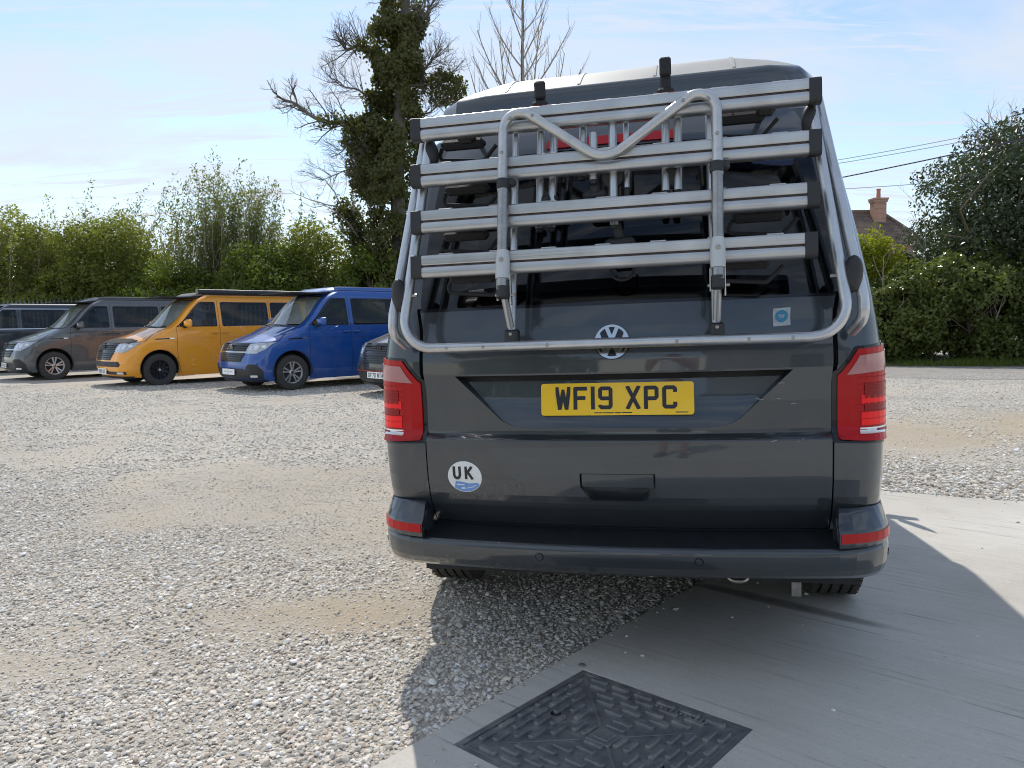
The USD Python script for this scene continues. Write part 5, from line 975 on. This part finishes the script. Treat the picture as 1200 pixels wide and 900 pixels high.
for k in range(int(fl / 2.75) + 1): obj('fence_post', bx((k * 2.75, .08, 1.05), (.07, .05, 2.1)), M['fence_steel'], fen)

# ------------------------------------------------------------------ house behind the hedge
M['roof_tiles'] = mat('roof_tiles', {'co': ('texture_coordinate', {}), 'b': ('brick_texture', {'color1': (.15, .105, .085), 'color2': (.20, .15, .125), 'mortar': (.07, .05, .045), 'scale': 1.0, 'brick_width': .20, 'row_height': .11, 'mortar_size': .012}), 'n': ('noise_texture', {'scale': 2.5, 'detail': 6.0}),
    'r': ('rgb_ramp', {'ramp': [(.3, (.7, .7, .68)), (.6, (1.05, 1, .95)), (.75, (1.3, 1.25, 1.05))]}), 'm': ('mix_color', {'blend_type': 'multiply', 'fac': .8, 'use_clamp': False}), 'p': ('principled_bsdf', {'roughness': .9})},
    [('co.object', 'b.vector'), ('co.object', 'n.vector'), ('n.fac', 'r.fac'), ('b.color', 'm.a'), ('r.color', 'm.b'), ('m.result', 'p.base_color')])
M['chimney_brick'] = mat('chimney_brick', {'co': ('texture_coordinate', {}), 'b': ('brick_texture', {'color1': (.30, .14, .085), 'color2': (.22, .11, .075), 'mortar': (.32, .28, .24), 'scale': 1.0, 'brick_width': .225, 'row_height': .075, 'mortar_size': .008}), 'm': ('mapping', {'rotation': (math.pi / 2, 0, 0)}), 'p': ('principled_bsdf', {'roughness': .9})},
    [('co.object', 'm.vector'), ('m.vector', 'b.vector'), ('b.color', 'p.base_color')])
M['house_wall'] = plain('house_wall', (.30, .22, .17), .9, vary=.2); M['terracotta'] = plain('terracotta', (.36, .13, .08), .8)
HS = thing('house', 'brown tiled house roof with a brick chimney showing over the right hand hedge', 'house', loc=(17.2, 46.0, 0))
obj('wall', bx((.45, 2, 2.75), (12.9, 4.0, 5.5)), M['house_wall'], HS)
e, rz_, ez = .45, 7.75, 5.55
cor = [(-6 - e, -e, ez), (6.9 + e, -e, ez), (6.9 + e, 4 + e, ez), (-6 - e, 4 + e, ez)]; rdg = [(-4.1, 2, rz_), (5.6, 2, rz_)]
v = np.array(cor + rdg); roof = tri(v, [[0, 1, 5], [0, 5, 4], [1, 2, 5], [2, 3, 4], [2, 4, 5], [3, 0, 4], [0, 2, 1], [0, 3, 2]]); rf = obj('roof', roof, M['roof_tiles'], HS, smooth=False)
obj('gutter', [bx((.45, -e, ez - .05), (13.8, .12, .10), .03), bx((6.9 + e, 2, ez - .05), (.12, 4.9, .10), .03)], M['house_wall'], HS)
def hipline(a, b): return sweep([np.array(a) + [0, 0, .03], np.array(b) + [0, 0, .03]], .10, 6)
obj('ridge_tiles', [hipline(cor[0], rdg[0]), hipline(cor[1], rdg[1]), hipline(cor[2], rdg[1]), hipline(cor[3], rdg[0]), hipline(*rdg)], M['roof_tiles'], rf)
ch = obj('chimney', [bx((5.25, 1.5, 7.35), (.74, .60, 2.0), .01), bx((5.25, 1.5, 8.30), (.86, .72, .14), .01), bx((5.25, 1.5, 8.42), (.92, .78, .12), .01)], M['chimney_brick'], rf)
obj('chimney_pot', lathe([(.0, 0), (.14, 0), (.125, .1), (.11, .50), (.13, .52), (.13, .58), (.09, .58), (.09, .2)], 16, 'z').apply_translation((5.25, 1.5, 8.47)), M['terracotta'], ch)
# overhead wires: strung across the gap between the van and the evergreen tree
M['cable'] = plain('cable', (.045, .035, .06), .6)
def wire(name, label, p0, p1, sag, r, ext=(2.2, 1.5)):
    p0, p1 = np.array(p0, float), np.array(p1, float); d = p1 - p0; a, b = p0 - d * ext[0], p1 + d * ext[1]; t = np.linspace(0, 1, 40); q = a + (b - a) * t[:, None]; q[:, 2] -= sag * (4 * t * (1 - t) - .75)
    obj(name, sweep(q, r, 6), M['cable'], label=label, cat='wire', group='overhead wires right of the grey van')
wire('overhead_wire', 'thick dark overhead wire rising to the right across the evergreen tree', (X(990, 20), 20, Z(212, 20)), (X(1200, 18.5), 18.5, Z(172, 18.5)), .25, .016)
wire('overhead_wire', 'topmost thin wire between the van roof and the evergreen tree', (X(985, 30), 30, Z(193, 30)), (X(1110, 29), 29, Z(173, 29)), .3, .010)
wire('overhead_wire', 'second thin wire just below the topmost one', (X(985, 30.4), 30.4, Z(197, 30.4)), (X(1110, 29.4), 29.4, Z(178, 29.4)), .3, .010)
wire('overhead_wire', 'lowest thin wire, passing above the house chimney pot', (X(995, 33), 33, Z(228, 33)), (X(1075, 32), 32, Z(224, 32)), .1, .011)

# ------------------------------------------------------------------ loose gravel
SG = rs(404)
def stone(seed):
    r = rs(seed); m = trimesh.creation.icosphere(1, 1.0); v = np.array(m.vertices)
    for _ in range(7):      # a few flat broken faces
        d = r.normal(size=3); d /= np.linalg.norm(d); h = r.uniform(.55, .85); k = v @ d; v = v - np.maximum(k - h, 0)[:, None] * d
    v = v * r.uniform([.85, .65, .38], [1.25, 1.0, .62]); return tri(v, m.faces)
SCOL = [(.66, .61, .535), (.72, .685, .625), (.56, .515, .45), (.48, .44, .385), (.62, .545, .45), (.77, .74, .69), (.34, .31, .275), (.52, .42, .32)]
def stonemat(name, c):
    c = np.array(c); return mat(name, {'o': ('object_info', {}), 'co': ('texture_coordinate', {}), 'n': ('noise_texture', {'scale': 1.3, 'detail': 4.0}), 'a': ('math', {'math_type': 'multiply_add', 'value2': .6}), 'h': ('math', {'math_type': 'multiply', 'value2': .5}), 'r': ('rgb_ramp', {'ramp': [(.2, tuple(c * .72)), (.8, tuple(np.minimum(c * 1.22, .85)))]}), 'p': ('principled_bsdf', {'roughness': .88, 'specular_ior_level': .3})},
        [('co.object', 'n.vector'), ('n.fac', 'h.value1'), ('o.random', 'a.value1'), ('h.value', 'a.value3'), ('a.value', 'r.fac'), ('r.color', 'p.base_color')])
for k, c in enumerate(SCOL): M[f'stone{k}'] = stonemat(('pale', 'white', 'grey', 'dark_grey', 'buff', 'chalk', 'slate', 'brown')[k] + '_stone', c)
def in_poly(poly, p): return shapely.contains_xy(poly, p[:, 0], p[:, 1])
def gravel(name, label, pos, rad, wts, extra=None):
    pi = UsdGeom.PointInstancer.Define(stage, '/World/' + name); n = len(pos); protos = []
    UsdGeom.Scope.Define(stage, f'/World/{name}/kinds')
    for k in range(len(SCOL)):
        m = usdkit.mesh(stage, f'/World/{name}/kinds/stone_{k:03d}', stone(900 + k), M[f'stone{k}'], smooth=False); protos.append(m.GetPath())
    pi.CreatePrototypesRel().SetTargets(protos); pi.CreateProtoIndicesAttr(Vt.IntArray.FromNumpy(SG.choice(len(SCOL), n, p=np.array(wts) / sum(wts)).astype(np.int32)))
    pi.CreatePositionsAttr(Vt.Vec3fArray.FromNumpy(pos.astype(np.float32))); pi.CreateScalesAttr(Vt.Vec3fArray.FromNumpy((rad[:, None] * np.ones(3)).astype(np.float32)))
    yaw, tx_, ty_ = SG.uniform(0, 2 * np.pi, n), SG.normal(size=n) * .24, SG.normal(size=n) * .24; cy, sy = np.cos(yaw / 2), np.sin(yaw / 2); cx, sx = np.cos(tx_ / 2), np.sin(tx_ / 2); cz, sz = np.cos(ty_ / 2), np.sin(ty_ / 2)
    w = cy * cx * cz; xq = cy * sx * cz + sy * cx * sz; yq = cy * cx * sz - sy * sx * cz; zq = sy * cx * cz; nn = np.sqrt(w * w + xq * xq + yq * yq + zq * zq)
    q = np.stack([w, xq, yq, zq], -1) / nn[:, None]
    pi.CreateOrientationsAttr(Vt.QuathArray([Gf.Quath(float(a), float(b), float(c), float(d)) for a, b, c, d in q]))
    tag(pi.GetPrim(), label, 'gravel', None, 'stuff')
SLAB_IN = SLAB.buffer(.012)
def scatter(n, d0, d1, power, x0=-.80, x1=.80):
    t = SG.random(n); d = (d0 ** power + (d1 ** power - d0 ** power) * t) ** (1 / power); x = SG.uniform(x0, x1, n) * d; return np.column_stack([x, d])
P0 = scatter(90000, 1.75, 7.0, 1.5); R0 = .0042 * np.exp(SG.normal(size=len(P0)) * .35)
P1 = scatter(125000, 1.75, 6.2, 1.6); R1 = np.minimum(.0076 * np.exp(SG.normal(size=len(P1)) * .30), .019)
P2 = scatter(110000, 5.6, 17.0, 1.15); R2 = .0098 * np.exp(SG.normal(size=len(P2)) * .30)
# white pebbles behind the slab on the right
PR = np.column_stack([SG.uniform(1.6, 7.0, 26000), SG.uniform(4.2, 8.0, 26000)]); back = np.array([.86, -.51]); nb = np.array([.51, .86]); dist = (PR - [2.587, 5.231]) @ nb; PR = PR[(dist > .0) & (dist < 1.15 + .25 * SG.normal(size=len(PR)))]; RR = .0125 * np.exp(SG.normal(size=len(PR)) * .25)
P = np.vstack([P0, P1, P2]); Rr = np.concatenate([R0, R1, R2]); dn = dirt(P[:, 0], P[:, 1]); keep = (SG.random(len(P)) > dn * np.where(np.arange(len(P)) < len(P0), .25, .80)) & ~in_poly(SLAB_IN, P) & ~((van_x(P[:, 0], P[:, 1]) > -1.0) & ((P - VO[:2]) @ VF[:2] > 1.6) & (van_x(P[:, 0], P[:, 1]) < 1.0))
P, Rr, dn = P[keep], Rr[keep], dn[keep]; Rr = Rr * (1 - .35 * dn)
keep = ~in_poly(SLAB_IN, PR); PR, RR = PR[keep], RR[keep]
pos = np.column_stack([P, gravel_z(P[:, 0], P[:, 1]) + SG.uniform(-.15, .55, len(P)) * Rr]); posr = np.column_stack([PR, gravel_z(PR[:, 0], PR[:, 1]) + SG.uniform(.1, 1.0, len(PR)) * RR])
gravel('loose_gravel', 'loose pale grey gravel stones covering the yard', pos, Rr, (5, 3, 4, 2.2, 3, 1.6, .7, .8))
gravel('white_pebbles', 'band of whiter pebbles behind the concrete slab at the right', posr, RR, (5, 5, 2.0, 1, 2, 4, .6, .4))
# a few stray stones kicked onto the slab
PS = np.column_stack([SG.uniform(-.6, 4.2, 6000), SG.uniform(1.6, 5.6, 6000)]); de = shapely.distance(shapely.points(PS), SLAB.boundary); PS = PS[in_poly(SLAB.buffer(-.01), PS) & (SG.random(6000) < np.exp(-de / .055) + .012) & ~in_poly(hole.buffer(.03), PS)]
RS_ = .006 * np.exp(SG.normal(size=len(PS)) * .35); gravel('stray_stones', 'few small stray stones lying along the edge of the concrete slab', np.column_stack([PS, slab_z(PS[:, 0], PS[:, 1]) + RS_ * .3]), RS_, (3, 2, 3, 3, 2, 1, 2, 1))
# ------------------------------------------------------------------ behind the camera: what the lacquer reflects
M['workshop_cladding'] = mat('workshop_cladding', {'co': ('texture_coordinate', {}), 's': ('separate_xyz', {}), 'w': ('math', {'math_type': 'multiply', 'value2': 31.0}), 'sn': ('math', {'math_type': 'sine'}), 'b': ('bump', {'strength': .6, 'distance': .02}), 'p': ('principled_bsdf', {'base_color': (.24, .25, .255), 'roughness': .5})},
    [('co.object', 's.vector'), ('s.x', 'w.value1'), ('w.value', 'sn.value1'), ('sn.value', 'b.height'), ('b.normal', 'p.normal')])
M['door_dark'] = plain('door_dark', (.05, .055, .06), .5)
ws = thing('workshop', 'grey metal workshop behind the photographer, seen only as a reflection in the tailgate', 'building', loc=(3.0, -9.5, 0))
obj('wall', bx((3.0, -4.0, 2.1), (13.0, 8.0, 4.2)), M['workshop_cladding'], ws); obj('roof', bx((3.0, -4.0, 4.3), (13.6, 8.6, .2), .05), M['door_dark'], ws)
obj('door', bx((-.2, .02, 1.1), (1.0, .08, 2.2)), M['door_dark'], ws); obj('roller_door', bx((4.6, .02, 1.6), (3.4, .08, 3.2)), M['grey_plastic'], ws)
bush('leafy_bush', 'dark bush behind the photographer, seen only as a reflection', 'bush', (-7.5, -9.0, G0), (3.6, 2.2, 2.3), 6000, 'foliage', .26, M['leaf_mid'], None, 31)
# the photographer, standing at the camera with a phone held up in both hands
import manifold3d as m3
def skin(bones, fine, rounds=14):
    """One smooth surface round tapered bones; each bone a pair of (point, radius)."""
    tot = None
    for (a, ra), (b, rb) in bones:
        pts = np.vstack([trimesh.creation.icosphere(2, ra).vertices + a, trimesh.creation.icosphere(2, rb).vertices + b]); h = trimesh.convex.convex_hull(pts)
        g = m3.Manifold(m3.Mesh(np.asarray(h.vertices, np.float32), np.asarray(h.faces, np.uint32))); tot = g if tot is None else tot + g
    q = tot.refine_to_length(fine).to_mesh(); m = trimesh.Trimesh(np.array(q.vert_properties)[:, :3], np.array(q.tri_verts), process=True); trimesh.smoothing.filter_taubin(m, iterations=rounds); return m
M['skin'] = plain('skin', (.50, .29, .21), .5, vary=.06, subsurface_weight=.15, subsurface_scale=.01); M['hair'] = plain('hair', (.05, .035, .025), .6, vary=.3, scale=60)
M['shirt_white'] = plain('shirt_white', (.70, .71, .72), .85, bump=.4, bscale=30); M['shorts_navy'] = plain('shorts_navy', (.03, .035, .05), .85); M['shoe'] = plain('shoe', (.10, .09, .08), .6)
A_ = lambda *v: np.array(v, float)
pel, che, nek, hed = A_(0, -.47, .94), A_(0, -.47, 1.33), A_(0, -.45, 1.50), A_(0, -.40, 1.64)
bones = [((pel, .135), (A_(0, -.46, 1.12), .125)), ((A_(0, -.46, 1.12), .125), (che, .135)), ((A_(-.10, -.46, 1.38), .10), (A_(.10, -.46, 1.38), .10)), ((che, .12), (nek, .062)), ((nek, .058), (hed - [0, .02, .02], .07)),
         ((hed + [0, -.03, .03], .092), (hed + [0, .02, .0], .082)), ((hed + [0, .03, -.04], .062), (hed + [0, .045, -.085], .045)), ((hed + [0, .085, .0], .012), (hed + [0, .108, -.035], .016)), ((hed + [-.088, -.02, -.005], .012), (hed + [-.09, -.025, -.04], .012)), ((hed + [.088, -.02, -.005], .012), (hed + [.09, -.025, -.04], .012))]
shirt = [((A_(0, -.47, 1.03), .150), (A_(0, -.46, 1.12), .142)), ((A_(0, -.46, 1.12), .142), (che, .150)), ((A_(-.105, -.46, 1.385), .108), (A_(.105, -.46, 1.385), .108)), ((che, .13), (A_(0, -.455, 1.455), .08))]
shorts = [((A_(-.05, -.47, .95), .142), (A_(.05, -.47, .95), .142))]
for s in (-1, 1):
    sh, el, wr = A_(s * .19, -.46, 1.40), A_(s * .255, -.36, 1.13), A_(s * .125, -.10, 1.175)
    bones += [((sh, .062), (el, .046)), ((el, .044), (wr, .030)), ((A_(s * .09, -.47, .90), .09), (A_(s * .11, -.46, .50), .060)), ((A_(s * .11, -.46, .50), .060), (A_(s * .12, -.48, .10), .040)), ((A_(s * .12, -.49, .06), .040), (A_(s * .13, -.30, .04), .032))]
    shirt.append(((sh, .075), (sh + (el - sh) * .55, .066))); shorts.append(((A_(s * .09, -.47, .90), .105), (A_(s * .115, -.455, .52), .088)))
    pa = A_(s * .098, -.062, 1.195); bones += [((wr, .028), (pa, .024)), ((pa + [0, 0, .022], .016), (pa + [0, .002, -.022], .016))]
    for k, (dz, ln_) in enumerate(((.030, .030), (.010, .036), (-.010, .033), (-.028, .026))):       # four fingers behind the phone's edge
        b0 = pa + [-s * .004, .022, dz]; b1 = b0 + [-s * .016, .018, .002]; b2 = b1 + [-s * ln_ * .8, .004, .002]; bones += [((pa + [0, .006, dz * .8], .0105), (b0, .0095)), ((b0, .0092), (b1, .0088)), ((b1, .0086), (b2, .0075))]
    t0 = pa + [-s * .010, -.018, .012]; t1 = t0 + [-s * .024, -.010, .020]; t2 = t1 + [-s * .018, .008, .010]; bones += [((pa, .014), (t0, .0125)), ((t0, .012), (t1, .0105)), ((t1, .0103), (t2, .0085))]
pr = thing('person', 'person in a white t-shirt holding a phone, seen only reflected in the tailgate', 'person')
obj('body', skin(bones, .012, 6), M['skin'], pr, smooth=True); obj('t_shirt', skin(shirt, .03), M['shirt_white'], pr, smooth=True); obj('shorts', skin(shorts, .03), M['shorts_navy'], pr, smooth=True)
hr = trimesh.creation.icosphere(3, 1.0); hr.apply_scale((.104, .120, .098)); hr.apply_translation(hed + [0, -.022, .045]); hr = hr.slice_plane(hed + [0, .0, .035], (0, -.75, .66)); obj('hair', hr, M['hair'], pr, smooth=True)
for s in (-1, 1):
    obj('shoe', blob([A_(s * .12, -.53, .05), A_(s * .125, -.40, .06), A_(s * .135, -.27, .04)], .048), M['shoe'], pr); e = trimesh.creation.icosphere(2, .012); e.apply_translation(hed + [s * .033, .083, .005]); obj('eye', e, M['sticker_white'], pr)
obj('mouth', bx(hed + [0, .092, -.066], (.045, .008, .008), .003), M['red_plastic'], pr)
ph = obj('phone', bx((0, -.042, 1.212), (.150, .008, .074), .003), M['gloss_black'], label='black phone held sideways in both hands, seen only as a reflection', cat='phone')
